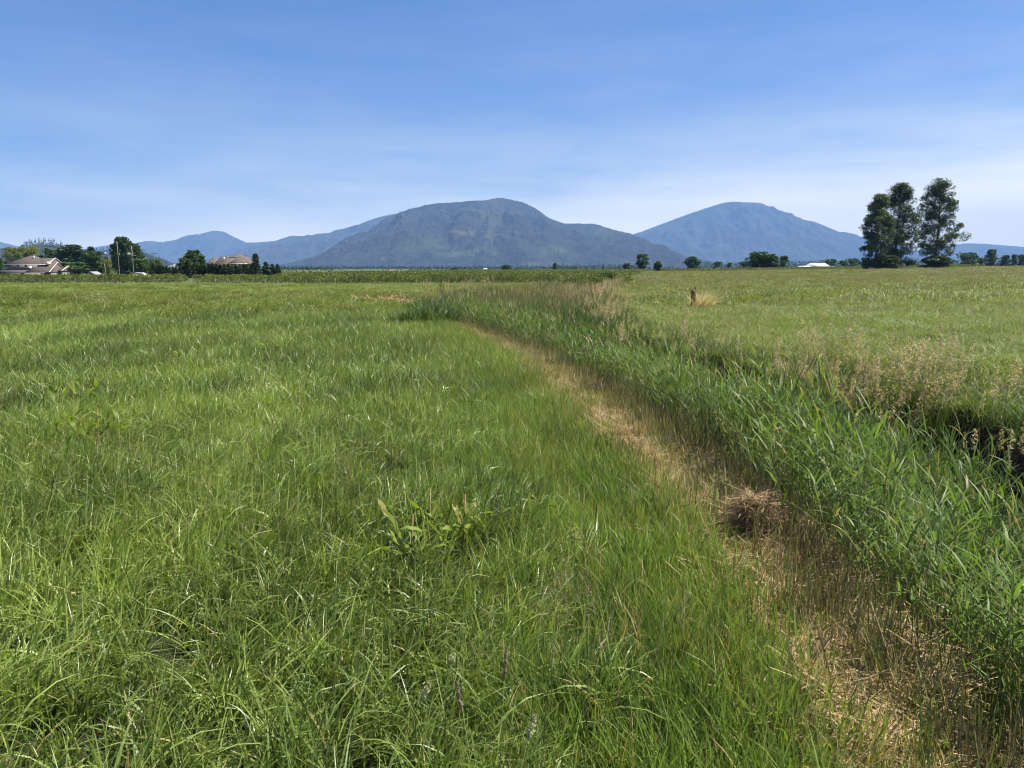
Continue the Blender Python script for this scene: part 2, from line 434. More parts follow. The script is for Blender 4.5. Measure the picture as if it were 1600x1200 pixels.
mountain('mountain_far_left', [(-200, 390), (-80, 372), (-30, 374), (0, 378), (12, 381), (25, 387), (40, 389), (60, 395), (110, 399), (150, 405), (180, 412)], 12000, 2500, MF, 29)
mountain('mountain_right', [(900, 405), (940, 385), (985, 367), (1000, 363), (1020, 355), (1050, 344), (1080, 333), (1110, 323), (1130, 317), (1145, 315),
          (1165, 316), (1190, 317), (1200, 322), (1235, 340), (1255, 343), (1275, 347), (1300, 358), (1315, 366), (1330, 367), (1350, 376), (1380, 387),
          (1420, 398), (1480, 408), (1540, 416)], 13000, 3000, MF, 37, ncol=480)
mountain('mountain_far_right', [(1380, 402), (1420, 393), (1450, 388), (1480, 384), (1510, 380), (1540, 381), (1570, 383.5), (1600, 386), (1660, 388), (1760, 380), (1900, 400)],
         14500, 2400, MF, 43)
mountain('hill_left', [(-120, 392), (-40, 396), (10, 398), (30, 392), (44, 386), (60, 383), (80, 383), (96, 388), (112, 397), (130, 396), (150, 392), (165, 394),
          (185, 396), (205, 393), (222, 394), (240, 403), (260, 411), (285, 417), (330, 419)], 2600, 500, forest_mat('hill_forest', [], scale=3.0), 51, ncol=260, nrow=40, tree=5)

# ------------------------------------------------------------------ haze
hm, n, l = newmat('haze_air')
pv = n.new('ShaderNodeVolumePrincipled'); pv.inputs['Color'].default_value = (0.24, 0.43, 0.79, 1)
pv.inputs['Density'].default_value = 7.4e-5; pv.inputs['Anisotropy'].default_value = 0.0
o = n.new('ShaderNodeOutputMaterial'); l.new(pv.outputs[0], o.inputs['Volume'])
hz = link('haze', MB().box(-18500, 18500, -3600, 17600, -6, 1300).mesh('haze', hm))
tag(hz, 'thin blue summer haze over the valley and mountains', 'haze', kind='stuff')

# ------------------------------------------------------------------ grasses: clump meshes and scattering
ASSET = {}
def asset_collection(name, meshes):
    c = bpy.data.collections.new(name)
    for i, m in enumerate(meshes):
        o = bpy.data.objects.new('%s_%02d' % (name, i), m); c.objects.link(o)
    ASSET[name] = (c, len(meshes)); return c
def scatter(name, coll, pts, rot, scale, tint, dry, label, cat):
    """One object of vertices; geometry nodes put a clump on every vertex."""
    N = len(pts)
    m = bpy.data.meshes.new(name); m.vertices.add(N); m.vertices.foreach_set('co', np.asarray(pts, np.float32).ravel())
    def at(nm, typ, arr, f='value'):
        a = m.attributes.new(nm, typ, 'POINT'); a.data.foreach_set(f, np.ascontiguousarray(arr, np.float32 if typ != 'INT' else np.int32).ravel())
    at('rot', 'FLOAT_VECTOR', rot, 'vector'); at('scl', 'FLOAT_VECTOR', scale, 'vector')
    at('tint', 'FLOAT', tint); at('dry', 'FLOAT', dry); at('pick', 'INT', RNG.integers(0, ASSET[coll][1], N))
    o = link(name, m)
    ng = bpy.data.node_groups.new(name + '_nodes', 'GeometryNodeTree')
    ng.interface.new_socket('Geometry', in_out='INPUT', socket_type='NodeSocketGeometry')
    ng.interface.new_socket('Geometry', in_out='OUTPUT', socket_type='NodeSocketGeometry')
    N_, L_ = ng.nodes, ng.links
    gi = N_.new('NodeGroupInput'); go = N_.new('NodeGroupOutput'); iop = N_.new('GeometryNodeInstanceOnPoints')
    ci = N_.new('GeometryNodeCollectionInfo'); ci.inputs['Collection'].default_value = ASSET[coll][0]
    ci.inputs['Separate Children'].default_value = True; ci.inputs['Reset Children'].default_value = True
    def na(nm, t):
        x = N_.new('GeometryNodeInputNamedAttribute'); x.data_type = t; x.inputs[0].default_value = nm; return x.outputs[0]
    L_.new(gi.outputs[0], iop.inputs['Points']); L_.new(ci.outputs[0], iop.inputs['Instance'])
    iop.inputs['Pick Instance'].default_value = True
    L_.new(na('pick', 'INT'), iop.inputs['Instance Index'])
    e2r = N_.new('FunctionNodeEulerToRotation'); L_.new(na('rot', 'FLOAT_VECTOR'), e2r.inputs[0]); L_.new(e2r.outputs[0], iop.inputs['Rotation'])
    L_.new(na('scl', 'FLOAT_VECTOR'), iop.inputs['Scale'])
    L_.new(iop.outputs[0], go.inputs[0])
    md = o.modifiers.new('grow', 'NODES'); md.node_group = ng
    tag(o, label, cat, kind='stuff')
    return o

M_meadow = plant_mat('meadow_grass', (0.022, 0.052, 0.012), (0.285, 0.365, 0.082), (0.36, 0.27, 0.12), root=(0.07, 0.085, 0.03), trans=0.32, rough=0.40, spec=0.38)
M_short = plant_mat('short_grass', (0.045, 0.092, 0.016), (0.230, 0.310, 0.064), (0.40, 0.29, 0.13), root=(0.15, 0.15, 0.055), trans=0.38, rough=0.45, spec=0.35)
M_reed = plant_mat('reed_leaf', (0.018, 0.046, 0.013), (0.145, 0.218, 0.048), (0.33, 0.26, 0.12), trans=0.40, rough=0.50, spec=0.22)
M_stalk = plant_mat('reed_stalk', (0.13, 0.15, 0.05), (0.24, 0.22, 0.09), (0.32, 0.24, 0.12), trans=0.15, rough=0.5)
M_straw = plant_mat('straw', (0.27, 0.185, 0.085), (0.56, 0.41, 0.215), (0.14, 0.085, 0.04), trans=0.12, rough=0.55, spec=0.3)
M_seed = plant_mat('seed_head', (0.19, 0.125, 0.075), (0.36, 0.25, 0.15), (0.40, 0.31, 0.17), trans=0.25, rough=0.8, spec=0.1)
M_plume = plant_mat('plume', (0.29, 0.225, 0.135), (0.58, 0.47, 0.30), (0.40, 0.31, 0.17), trans=0.30, rough=0.8, spec=0.1)
M_field = plant_mat('field_grass', (0.064, 0.100, 0.018), (0.215, 0.262, 0.060), (0.27, 0.195, 0.105), root=(0.07, 0.08, 0.03), trans=0.34, rough=0.55, spec=0.25)

def disc(n, r):
    a = RNG.random(n) * 2 * math.pi; q = r * np.sqrt(RNG.random(n))
    return np.stack([q * np.cos(a), q * np.sin(a), np.full(n, -0.03)], 1)
def windy(n, spread): return RNG.normal(0.15, spread, n)      # azimuth: blades lean to +X, away from the camera a little

def clump_meadow(n, r, hmin, hmax, w, seg, mat, spread=0.95, bend=(0.5, 1.7), lean=0.25):
    mb = MB()
    ln = RNG.uniform(hmin, hmax, n) * (0.75 + 0.5 * RNG.random(n))
    ribbons(mb, disc(n, r), windy(n, spread), RNG.normal(lean, 0.18, n), RNG.uniform(*bend, n), ln,
            w * RNG.uniform(0.6, 1.35, n), seg, RNG.normal(0, 0.9, n), mat=0, power=1.4)
    return mb
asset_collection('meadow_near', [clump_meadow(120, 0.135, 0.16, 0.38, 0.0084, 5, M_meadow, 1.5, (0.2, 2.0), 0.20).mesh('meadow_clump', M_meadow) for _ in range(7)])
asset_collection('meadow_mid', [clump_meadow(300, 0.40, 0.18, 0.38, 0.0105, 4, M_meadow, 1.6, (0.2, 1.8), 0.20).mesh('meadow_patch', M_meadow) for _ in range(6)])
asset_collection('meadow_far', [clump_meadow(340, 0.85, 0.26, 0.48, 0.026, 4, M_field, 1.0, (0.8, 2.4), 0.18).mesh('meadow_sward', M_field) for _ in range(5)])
asset_collection('short_near', [clump_meadow(100, 0.16, 0.12, 0.30, 0.0060, 4, M_short, 2.2, (0.1, 1.1), 0.12).mesh('short_clump', M_short) for _ in range(6)])
asset_collection('sparse_near', [clump_meadow(26, 0.16, 0.08, 0.23, 0.0062, 4, M_short, 2.4, (0.1, 0.8), 0.14).mesh('sparse_clump', M_short) for _ in range(6)])

def straw_patch(n, r, thick, lmin=0.07, lmax=0.26, w=0.0021):
    mb = MB(); b = disc(n, r); b[:, 2] = RNG.random(n) * thick
    ribbons(mb, b, RNG.random(n) * 6.28, RNG.normal(1.45, 0.22, n), RNG.normal(0.15, 0.35, n), RNG.uniform(lmin, lmax, n), w * RNG.uniform(.5, 1.4, n), 3, RNG.normal(0, 1.5, n), prof='flat')
    return mb
asset_collection('straw_near', [straw_patch(240, 0.20, 0.045).mesh('straw_patch', M_straw) for _ in range(6)])
def stubble(n, r):
    mb = MB()
    ribbons(mb, disc(n, r), RNG.random(n) * 6.28, RNG.normal(0.12, 0.14, n), RNG.normal(0, 0.2, n), RNG.uniform(0.14, 0.42, n), 0.0045 * RNG.uniform(.7, 1.4, n), 3, prof='flat')
    return mb
asset_collection('stubble_near', [stubble(34, 0.18).mesh('stubble_clump', M_stalk) for _ in range(5)])

def reed(ns, r, hmin, hmax, leafw=0.013, seg=5, heads=0.0, nleaf=(5, 8), lean=0.05, t0=0.28):
    mb = MB()
    for k in range(ns):
        b = disc(1, r); h = RNG.uniform(hmin, hmax); az = RNG.normal(0.2, 1.4); ph = abs(RNG.normal(lean, 0.08)); bd = RNG.uniform(0.0, 0.25)
        s = 6; pts = [Vector(b[0])]
        for i in range(s):
            a = ph + bd * (i + .5) / s
            pts.append(pts[-1] + Vector((math.sin(a) * math.cos(az), math.sin(a) * math.sin(az), math.cos(a))) * (h / s))
        mb.tube(pts, list(np.linspace(0.0034, 0.0012, s + 1)), 3, mat=1, br=random.random(), cap=False)
        nl = random.randint(*nleaf); az0 = random.random() * 6.28
        tt = np.linspace(t0, 0.99, nl) + RNG.normal(0, 0.02, nl); tt = np.clip(tt, .2, 1)
        bases = np.array([list(pts[min(int(q * s), s - 1)].lerp(pts[min(int(q * s), s - 1) + 1], q * s - min(int(q * s), s - 1))) for q in tt])
        ribbons(mb, bases, az0 + np.arange(nl) * 2.6 + RNG.normal(0, .4, nl), RNG.uniform(0.15, 0.60, nl), RNG.uniform(0.1, 1.3, nl),
                RNG.uniform(0.24, 0.44, nl) * (1 - 0.25 * tt), leafw * RNG.uniform(.7, 1.25, nl), seg, RNG.normal(0, .8, nl), mat=0, power=1.5)
        if random.random() < heads: panicle(mb, pts[-1], 0.16, 0.022, mat=2)
    return mb
def panicle(mb, top, ln, rad, n=46, mat=2, size=0.012):
    t = RNG.random(n); a = RNG.random(n) * 6.28
    rr = rad * np.sin(np.pi * np.clip(t * .85 + .12, 0, 1)) * np.sqrt(RNG.random(n))
    c = np.stack([top[0] + rr * np.cos(a) + 0.10 * ln * t, top[1] + rr * np.sin(a), top[2] + t * ln - 0.02], 1)
    cards(mb, c, size * RNG.uniform(.7, 1.4, n), mat=mat, upbias=0, aspect=0.45)
RM = [M_reed, M_stalk, M_seed]
asset_collection('reed_near', [reed(8, 0.15, 1.00, 1.60, 0.0120, nleaf=(6, 9), t0=0.28 + 0.05 * i).mesh('reed_clump', RM) for i in range(8)])
asset_collection('reed_mid', [reed(9, 0.34, 0.95, 1.45, 0.018, 4, 0.06, (5, 7)).mesh('reed_patch', RM) for _ in range(6)])

def seeded(ns, r, hmin, hmax, heads, ln=0.15, rad=0.02, blades=40, bw=0.008, hsize=0.012, bh=(0.35, 0.65), lean=0.35, bmat=0, seg=4):
    """Tall grass tussock: blades below, stalks with seed heads above."""
    mb = MB()
    ribbons(mb, disc(blades, r), windy(blades, 1.3), RNG.normal(0.3, 0.2, blades), RNG.uniform(0.4, 1.7, blades), RNG.uniform(*bh, blades), bw * RNG.uniform(.6, 1.3, blades), seg, RNG.normal(0, .9, blades), mat=bmat, power=1.4)
    b = disc(ns, r); az = windy(ns, 1.0)
    tips = ribbons(mb, b, az, np.abs(RNG.normal(lean * .5, 0.1, ns)), RNG.uniform(0.05, lean * 1.6, ns), RNG.uniform(hmin, hmax, ns), max(0.003, bw * .4), 4, mat=1, prof='flat')
    for k in range(ns):
        if random.random() < heads: panicle(mb, tips[k], ln * random.uniform(.7, 1.3), rad, mat=2, size=hsize, n=int(26 + 54 * (bw < 0.013)))
    return mb
asset_collection('tussock_near', [seeded(1, 0.22, 0.70, 1.05, 0.6, 0.18, 0.024, 66, 0.012, 0.015, (0.40, 0.80)).mesh('tussock', RM) for _ in range(7)])
asset_collection('plume_near', [seeded(6, 0.20, 0.85, 1.25, 1.0, 0.30, 0.042, 8, 0.012, 0.027, (0.4, 0.8), 0.30, 0, 4).mesh('plumes', [M_reed, M_stalk, M_plume]) for _ in range(6)])
asset_collection('tussock_mid', [seeded(3, 0.40, 0.60, 1.00, 0.9, 0.18, 0.030, 110, 0.017, 0.026, (0.4, 0.8)).mesh('tussock_patch', RM) for _ in range(6)])
FM = [M_field, M_stalk, M_seed]
asset_collection('field_near', [seeded(3, 0.40, 0.40, 0.62, 0.9, 0.09, 0.012, 210, 0.013, 0.012, (0.25, 0.48)).mesh('field_patch', FM) for _ in range(6)])
asset_collection('field_far', [seeded(5, 0.95, 0.38, 0.60, 0.9, 0.11, 0.022, 340, 0.028, 0.035, (0.22, 0.45), seg=3).mesh('field_sward', FM) for _ in range(5)])
asset_collection('fine_heads', [seeded(9, 0.16, 0.45, 0.66, 1.0, 0.09, 0.020, 2, 0.004, 0.006).mesh('fine_heads', [M_meadow, M_stalk, M_seed]) for _ in range(5)])

def in_view(x, y, margin=2.0):
    return (np.abs(x) < 0.735 * y + margin) & (y > 0.8)
def points(x0, x1, y0, y1, dens, keep):
    st = 1 / math.sqrt(dens)                       # one jittered point per cell: no bare holes, no rows
    x, y = np.meshgrid(np.arange(x0, x1, st), np.arange(y0, y1, st)); x = x.ravel(); y = y.ravel()
    x = x + RNG.uniform(0, st * 1.25, len(x)); y = y + RNG.uniform(0, st * 1.25, len(y))
    k = in_view(x, y); x, y = x[k], y[k]
    k = RNG.random(len(x)) < keep(x, y); return x[k], y[k]
def grow(name, coll, x, y, label, cat, tint=None, dry=None, zrot=0.5, smin=0.8, smax=1.2, hs=None, tilt=0.10, sink=0.0):
    n = len(x); z = terrain(x, y) - sink
    rot = np.stack([RNG.normal(0, tilt, n), RNG.normal(0, tilt, n), RNG.normal(0, zrot, n) if zrot < 3 else RNG.random(n) * 6.283], 1)
    s = RNG.uniform(smin, smax, n); sv = np.stack([s, s, s * (1 if hs is None else hs)], 1)
    if tint is None: tint = fbm(x / 2.5, y / 2.5, 40, 3)
    tint = np.clip((np.broadcast_to(tint, n) - 0.5) * 1.7 + 0.5 + RNG.normal(0, .10, n), 0, 1)
    dry = np.zeros(n) + 0.03 if dry is None else np.clip(np.broadcast_to(dry, n), 0, 1)
    print('SCATTER', name, n)
    return scatter(name, coll, np.stack([x, y, z], 1), rot, sv, tint, dry, label, cat)

# left meadow: ends where the shorter strip begins, about 0.9 m left of the straw
def meadow_edge(y): return stripx(y) - 1.22 - 0.010 * y + 0.35 * (fbm(y / 1.3, y * 0, 61, 2) - 0.5)
def meadow(x, y): return 1 - sstep(-0.30, 0.22, x - meadow_edge(y))
def hscale(x, y): return 0.50 + 0.95 * fbm(x / 1.6, y / 2.4, 71, 3)
def meadow_tint(x, y): return 0.5 + 1.5 * (0.5 * fbm(x / 0.6, y / 0.9, 42, 2) + 0.5 * fbm(x / 2.5, y / 5.0, 41, 3) - 0.5)
x, y = points(-9, 2, 0.8, 9, 27, meadow)
grow('meadow_grass', 'meadow_near', x, y, 'tall lush green meadow grass in the left foreground, bent to the right', 'grass', meadow_tint(x, y), 0.025, hs=hscale(x, y))
x, y = points(-22, 0.5, 8.5, 26, 6.5, meadow)
grow('meadow_grass', 'meadow_mid', x, y, 'green meadow grass in the middle distance left of the ditch', 'grass', meadow_tint(x, y), 0.035, hs=hscale(x, y))
def farfield(x, y): return np.where(x < edgeL(y) - 0.4, 1.0, 0.0) * (1 - np.exp(-((x + 6.4) / 1.9) ** 4 - ((y - 36.5) / 1.8) ** 4)) * np.where((y > 30) | (x < meadow_edge(y)), 1, 0)
x, y = points(-62, 10, 25, 79, 1.7, farfield)
brown = sstep(0.45, 0.75, fbm(x / 9, y / 5, 77, 3)) * np.exp(-((y - 36) / 13) ** 2) * 0.5 + 0.07
grow('meadow_grass', 'meadow_far', x, y, 'far part of the left meadow running up to the berry hedge', 'grass', meadow_tint(x, y) + 0.12 * sstep(38, 60, y), brown, hs=(0.8 - 0.35 * sstep(40, 60, y)) * (0.8 + .4 * fbm(x / 2, y / 3, 78, 2)), zrot=0.7)

# short bright strip between meadow and straw
def shortgrass(x, y):
    a = sstep(-0.8, -0.2, x - meadow_edge(y)); d = (x - stripx(y)) / (0.5 + 0.012 * y)
    return a * (1 - sstep(-0.75, -0.15, d)) + 0.0
x, y = points(-10, 2, 1.4, 12, 48, shortgrass)
grow('short_grass', 'short_near', x, y, 'short bright green grass between the tall meadow and the straw', 'grass', 0.5 + 0.9 * (fbm(x / .5, y / .7, 81, 3) - .5), 0.05 + 0.15 * sstep(.45, .7, fbm(x / .4, y / .6, 83, 2)) + 0.25 * strawmask(x, y), zrot=9, smin=.75, smax=1.25)
x, y = points(-10, 2, 12, 32, 17, shortgrass)
grow('short_grass', 'short_near', x, y, 'short yellow-green grass strip leading away beside the ditch', 'grass', 0.3 + .6 * fbm(x / .8, y / 1.5, 85, 2), 0.14, zrot=9, smin=1.0, smax=1.6)
# straw strip: lying straw, sparse shoots, stubble
def strawzone(x, y): return np.clip(strawmask(x, y) * 1.5, 0, 1)
x, y = points(-4, 3.4, 1.4, 26, 20, strawzone)
grow('cut_straw', 'straw_near', x, y, 'dry tan cut straw lying along the mown strip', 'straw', fbm(x / .5, y / .5, 91, 3), 0.15, zrot=9, smin=.8, smax=1.3, tilt=.15)
def sparse(x, y):
    d = (x - stripx(y)) / (0.55 + 0.014 * y); return np.exp(-d * d * 0.8) * (0.35 + 0.8 * fbm(x / .4, y / .6, 95, 2))
x, y = points(-4, 3.4, 1.4, 24, 78, sparse)
grow('grass_shoots', 'sparse_near', x, y, 'thin green shoots growing up through the cut straw', 'grass', 0.5, 0.22, zrot=9, smin=.7, smax=1.3)
def stub(x, y):
    d = (x - edgeL(y) + 0.10) / 0.22; return np.exp(-d * d) * (0.3 + 0.9 * fbm(x / .5, y / 1.2, 97, 2))
x, y = points(-4, 3.4, 1.4, 26, 30, stub)
grow('stubble_stalks', 'stubble_near', x, y, 'upright yellowish stubble stalks along the foot of the reeds', 'stubble', 0.5, 0.4, zrot=9, smin=.7, smax=1.2)
# ditch reeds
def ditch_u(x, y): return (x - edgeL(y)) / np.maximum(edgeR(y) - edgeL(y), .5)
def reeds(x, y):
    u = ditch_u(x, y); return sstep(-0.05, 0.18, x - edgeL(y)) * (1 - sstep(0.52, 0.62, u))
def reed_gap(x, y): return 1.0 - 0.9 * np.exp(-(((x - 2.35) / .25) ** 2 + ((y - 3.8) / .4) ** 2)) - 0.85 * np.exp(-(((x - 2.25) / .22) ** 2 + ((y - 5.0) / .4) ** 2))
x, y = points(0.4, 5.2, 1.6, 11, 27, lambda x, y: reeds(x, y) * reed_gap(x, y))
u = ditch_u(x, y)
grow('ditch_reeds', 'reed_near', x, y, 'tall broad-leaved green reed grass filling the near ditch', 'reeds', fbm(x / .9, y / 1.2, 101, 3), 0.05, zrot=9, smin=.80, smax=1.10, hs=(0.62 + 0.36 * sstep(0, .7, x - edgeL(y))) * (.74 + .34 * fbm(x / .8, y / .8, 102, 2)))
x, y = points(-3, 4.4, 10.5, 27, 15, reeds)
u = ditch_u(x, y)
grow('ditch_reeds', 'reed_mid', x, y, 'dense dark green reeds along the middle stretch of the ditch', 'reeds', fbm(x / 1.6, y / 2.5, 103, 3) - 0.05, 0.05, zrot=9, smin=.78, smax=1.1, hs=0.68 + 0.30 * sstep(0, .35, u))
# far ditch: brownish tall grass
def fard(x, y):
    u = ditch_u(x, y); return sstep(-0.02, 0.05, u) * (1 - sstep(0.98, 1.05, u))
x, y = points(-6, 16, 25, 80, 3.6, fard)
t = fbm(x / 3, y / 5, 107, 3)
grow('ditch_tall_grass', 'tussock_mid', x, y, 'brownish tall seeding grass in the far stretch of the ditch', 'grass', t, 0.05 + 0.22 * sstep(.45, .62, t), zrot=1.0, smin=.65, smax=1.0)
# far bank
def bank(x, y):
    d = x - edgeR(y); return sstep(-1.25, -0.7, d) * (1 - sstep(0.05, 0.35, d)) * (1 - sstep(26, 34, y))
x, y = points(1.5, 16, 2.5, 30, 12, lambda x, y: bank(x, y) * (.25 + .75 * sstep(-.9, -.3, x - edgeR(y))))
grow('bank_grass', 'tussock_near', x, y, 'tall seeding grass with tan heads on the far bank of the ditch', 'grass', fbm(x / 1.0, y / 1.0, 111, 3), 0.10, zrot=0.8, smin=.62, smax=.95)
x, y = points(1.5, 16, 2.5, 32, 22, lambda x, y: bank(x, y) * (1 - sstep(-.45, -.1, x - edgeR(y))) * (1 - .75 * sstep(12, 17, y)) * (.12 + .3 * (1 - sstep(7, 10, y)) + .6 * sstep(.40, .58, fbm(x / .9, y / 1.6, 113, 2))))
grow('bank_plumes', 'plume_near', x, y, 'tan feathery grass plumes standing along the far bank of the ditch', 'grass', 0.3 + fbm(x / 1.0, y / 1.0, 115, 3) * .7, 0.1, zrot=0.8, smin=.85, smax=1.15)
x, y = points(-6, 14, 24, 62, 0.6, lambda x, y: fard(x, y) * sstep(.45, .6, fbm(x / 2, y / 4, 117, 2)))
grow('ditch_plumes', 'plume_near', x, y, 'brown feathery plumes over the far stretch of the ditch', 'grass', 0.4, 0.1, zrot=0.8, smin=.7, smax=1.0)
# right field
def rfield(x, y): return sstep(-0.1, 0.3, x - edgeR(y))
x, y = points(3.5, 26, 4, 27, 7, rfield)
def field_dry(x, y): return 0.03 + 0.13 * sstep(.45, .68, fbm(x / 5, y / 3.0, 121, 3))
grow('field_grass', 'field_near', x, y, 'green and pinkish seeding hay grass in the near right field', 'grass', 0.42 + 0.5 * fbm(x / 4, y / 3, 123, 3), field_dry(x, y), zrot=.8, smin=.8, smax=1.1, hs=0.38 + .35 * fbm(x / 2, y / 2, 125, 2))
x, y = points(3.5, 105, 26, 112, 1.1, rfield)
grow('field_grass', 'field_far', x, y, 'wide pale green hay field right of the ditch, reaching to the trees', 'grass', 0.42 + 0.5 * fbm(x / 9, y / 6, 127, 3), field_dry(x / 2, y / 2) + .02, zrot=.8, smin=.85, smax=1.15, hs=0.45 + .35 * fbm(x / 4, y / 4, 129, 2))
x, y = points(12, 185, 112, 240, 0.30, rfield)
grow('field_grass', 'field_far', x, y, 'far edge of the right hay field below the cottonwoods', 'grass', 0.4 + .3 * fbm(x / 12, y / 8, 131, 2), 0.12, zrot=.8, smin=1.4, smax=1.9, hs=.55)
# fine seed heads drifting over the meadow
x, y = points(-8, 1.2, 1.5, 16, 1.5, lambda x, y: meadow(x, y) * sstep(.5, .7, fbm(x / 1.4, y / 1.4, 133, 2)))
grow('meadow_seed_heads', 'fine_heads', x, y, 'fine purplish seed heads standing above the meadow grass', 'grass', 0.2, 0.0, zrot=.8)

# ------------------------------------------------------------------ trees
M_bark = solid_mat('bark', (0.10, 0.075, 0.055), 0.95, 0.35, 2.0)
def leafm(name, lo, hi, trans=0.30): return plant_mat(name, lo, hi, (0.16, 0.13, 0.05), trans=trans, rough=0.55, spec=0.2, instanced=False, dryness=0.02)
L_dark = leafm('leaf_dark', (0.014, 0.034, 0.010), (0.060, 0.105, 0.024))
L_mid = leafm('leaf_mid', (0.026, 0.055, 0.013), (0.085, 0.140, 0.030))
L_yellow = leafm('leaf_yellow', (0.085, 0.110, 0.020), (0.200, 0.225, 0.050))
L_cotton = leafm('leaf_cottonwood', (0.022, 0.042, 0.017), (0.105, 0.142, 0.054), 0.24)
L_cedar = leafm('leaf_cedar', (0.010, 0.028, 0.009), (0.038, 0.066, 0.018), 0.12)
L_berry = plant_mat('leaf_berry', (0.028, 0.052, 0.009), (0.175, 0.205, 0.036), (0.22, 0.16, 0.08), trans=0.28, rough=0.5, spec=0.25)
L_berry1 = plant_mat('leaf_berry_front', (0.028, 0.052, 0.009), (0.175, 0.205, 0.036), (0.22, 0.16, 0.08), trans=0.28, rough=0.5, spec=0.25, instanced=False, dryness=0.04)
L_weed = leafm('leaf_weed', (0.018, 0.042, 0.012), (0.085, 0.135, 0.034))

ENV = {
 'round': lambda t: np.sin(np.pi * np.clip(t, 0, 1)) ** 0.55 * (1 - 0.15 * t),
 'cotton': lambda t: np.clip(np.sin(np.pi * np.clip(0.12 + 0.86 * t, 0, 1)) ** 0.6 * (1.0 - 0.10 * np.sin(t * 9)), 0.12, 1),
 'cone': lambda t: np.clip(1 - t, 0.03, 1) ** 0.85,
 'column': lambda t: np.clip(1 - t ** 3.5, 0.12, 1) * (0.75 + 0.25 * np.clip(t * 5, 0, 1)),
 'spread': lambda t: np.clip(np.sin(np.pi * np.clip(0.08 + 0.8 * t, 0, 1)) ** 0.5, 0.1, 1),
}
def tree_meshes(key, H, W, env, base, ncl, nleaf, leaf, mat, seed, clr=0.16, trunk=0.03, limbs=True, upbias=0.5):
    """Trunk mesh with limbs running to leaf clumps; crown mesh of leaf faces in those clumps."""
    rg = np.random.default_rng(seed); e = ENV[env]
    crown_h = H * (1 - base)
    t = rg.random(ncl) ** 0.9 * 0.96 + 0.02
    a = rg.random(ncl) * 6.283; q = np.sqrt(rg.random(ncl)) * 0.62 + 0.30 * rg.random(ncl)
    lop = 1 + 0.22 * np.sin(a * 2 + seed) + 0.15 * np.sin(a * 3 + 5 * t + seed)
    r = W / 2 * e(t) * np.clip(q, 0, 0.93) * lop * 1.05
    c = np.stack([r * np.cos(a), r * np.sin(a), H * base + t * crown_h], 1)
    cr = W * clr * (0.6 + 0.8 * rg.random(ncl))
    k = max(1, nleaf // ncl); d = rg.normal(size=(ncl, k, 3)); d /= np.linalg.norm(d, axis=2)[..., None]
    rad = rg.random((ncl, k, 1)) ** 0.45
    pts = c[:, None] + d * rad * cr[:, None, None] * np.array([1, 1, 0.75])
    pts = pts.reshape(-1, 3); pts = pts[(pts[:, 2] > 0.02 * H) & (pts[:, 2] < H * 1.01)]
    crown = MB(); cards(crown, pts, leaf * rg.uniform(0.6, 1.4, len(pts)), upbias=upbias, rng=rg)
    tr = MB(); tw = trunk * H
    wob = rg.normal(0, 0.012 * H, (7, 2)); wob[0] = 0
    axis_pts = [(wob[i, 0] * i / 4, wob[i, 1] * i / 4, H * 0.93 * i / 6 - (0.15 if i == 0 else 0)) for i in range(7)]
    tr.tube(axis_pts, [tw * (1 - 0.93 * (i / 6) ** 0.8) + (tw * 0.35 if i == 0 else 0) for i in range(7)], 7)
    if limbs:
        for j in range(0, ncl, max(1, ncl // 26)):
            p = c[j]; z0 = max(H * base * 0.6, p[2] - abs(np.hypot(p[0], p[1])) * 0.9 - 0.04 * H); f = z0 / (H * 0.93) * 6; i0 = min(int(f), 5)
            s0 = Vector(axis_pts[i0]).lerp(Vector(axis_pts[i0 + 1]), f - i0)
            mid = s0.lerp(Vector(p), 0.5) + Vector((0, 0, 0.02 * H))
            tr.tube([s0, mid, Vector(p)], [tw * .28, tw * .18, tw * .06], 4)
    return tr.mesh(key + '_trunk', M_bark, True), crown.mesh(key + '_crown', mat)
PROTO = {}
def proto(key, H, W, *a, **k): PROTO[key] = (H, W) + tree_meshes(key, H, W, *a, **k)
proto('dark_a', 10, 9, 'round', 0.02, 80, 5200, 0.72, L_dark, 1)
proto('dark_b', 10, 9, 'spread', 0.02, 80, 5200, 0.72, L_dark, 2)
proto('mid_a', 10, 8, 'round', 0.02, 70, 4200, 0.72, L_mid, 3)
proto('mid_b', 10, 7, 'spread', 0.02, 70, 4200, 0.72, L_mid, 4)
proto('yellow_a', 10, 10, 'spread', 0.03, 70, 4600, 0.55, L_yellow, 5, clr=0.13)
proto('conifer', 10, 5, 'cone', 0.02, 110, 4200, 0.5, L_cedar, 6, clr=0.15, limbs=False, upbias=0)
proto('cedar_a', 3, 0.9, 'column', 0.0, 60, 2000, 0.22, L_cedar, 7, clr=0.16, limbs=False, upbias=0)
proto('cedar_b', 3, 0.9, 'column', 0.0, 60, 2000, 0.22, L_cedar, 8, clr=0.18, limbs=False, upbias=0)
proto('bush', 2, 2.4, 'spread', 0.0, 30, 1500, 0.16, L_mid, 9, clr=0.2)
proto('farblob_a', 10, 10, 'spread', 0.0, 40, 1500, 1.3, L_dark, 10, clr=0.2, limbs=False)
proto('farblob_b', 10, 8, 'round', 0.0, 40, 1500, 1.3, L_mid, 12, clr=0.2, limbs=False)
def place_tree(name, key, px, top, wpx, Y, label, cat='tree', group=None, rz=None, sink=0.0):
    p = P(px, top, Y); z0 = TZ(p.x, p.y) - sink
    H0, W0, tm, cm = PROTO[key]; H = p.z - z0; W = wpx * Y / F
    o = empty(name, (p.x, p.y, z0), RNG.random() * 6.28 if rz is None else rz)
    s = (W / W0, W / W0, H / H0)
    link('trunk', tm, o, scale=s); link('crown', cm, o, scale=s)
    return tag(o, label, cat, group)

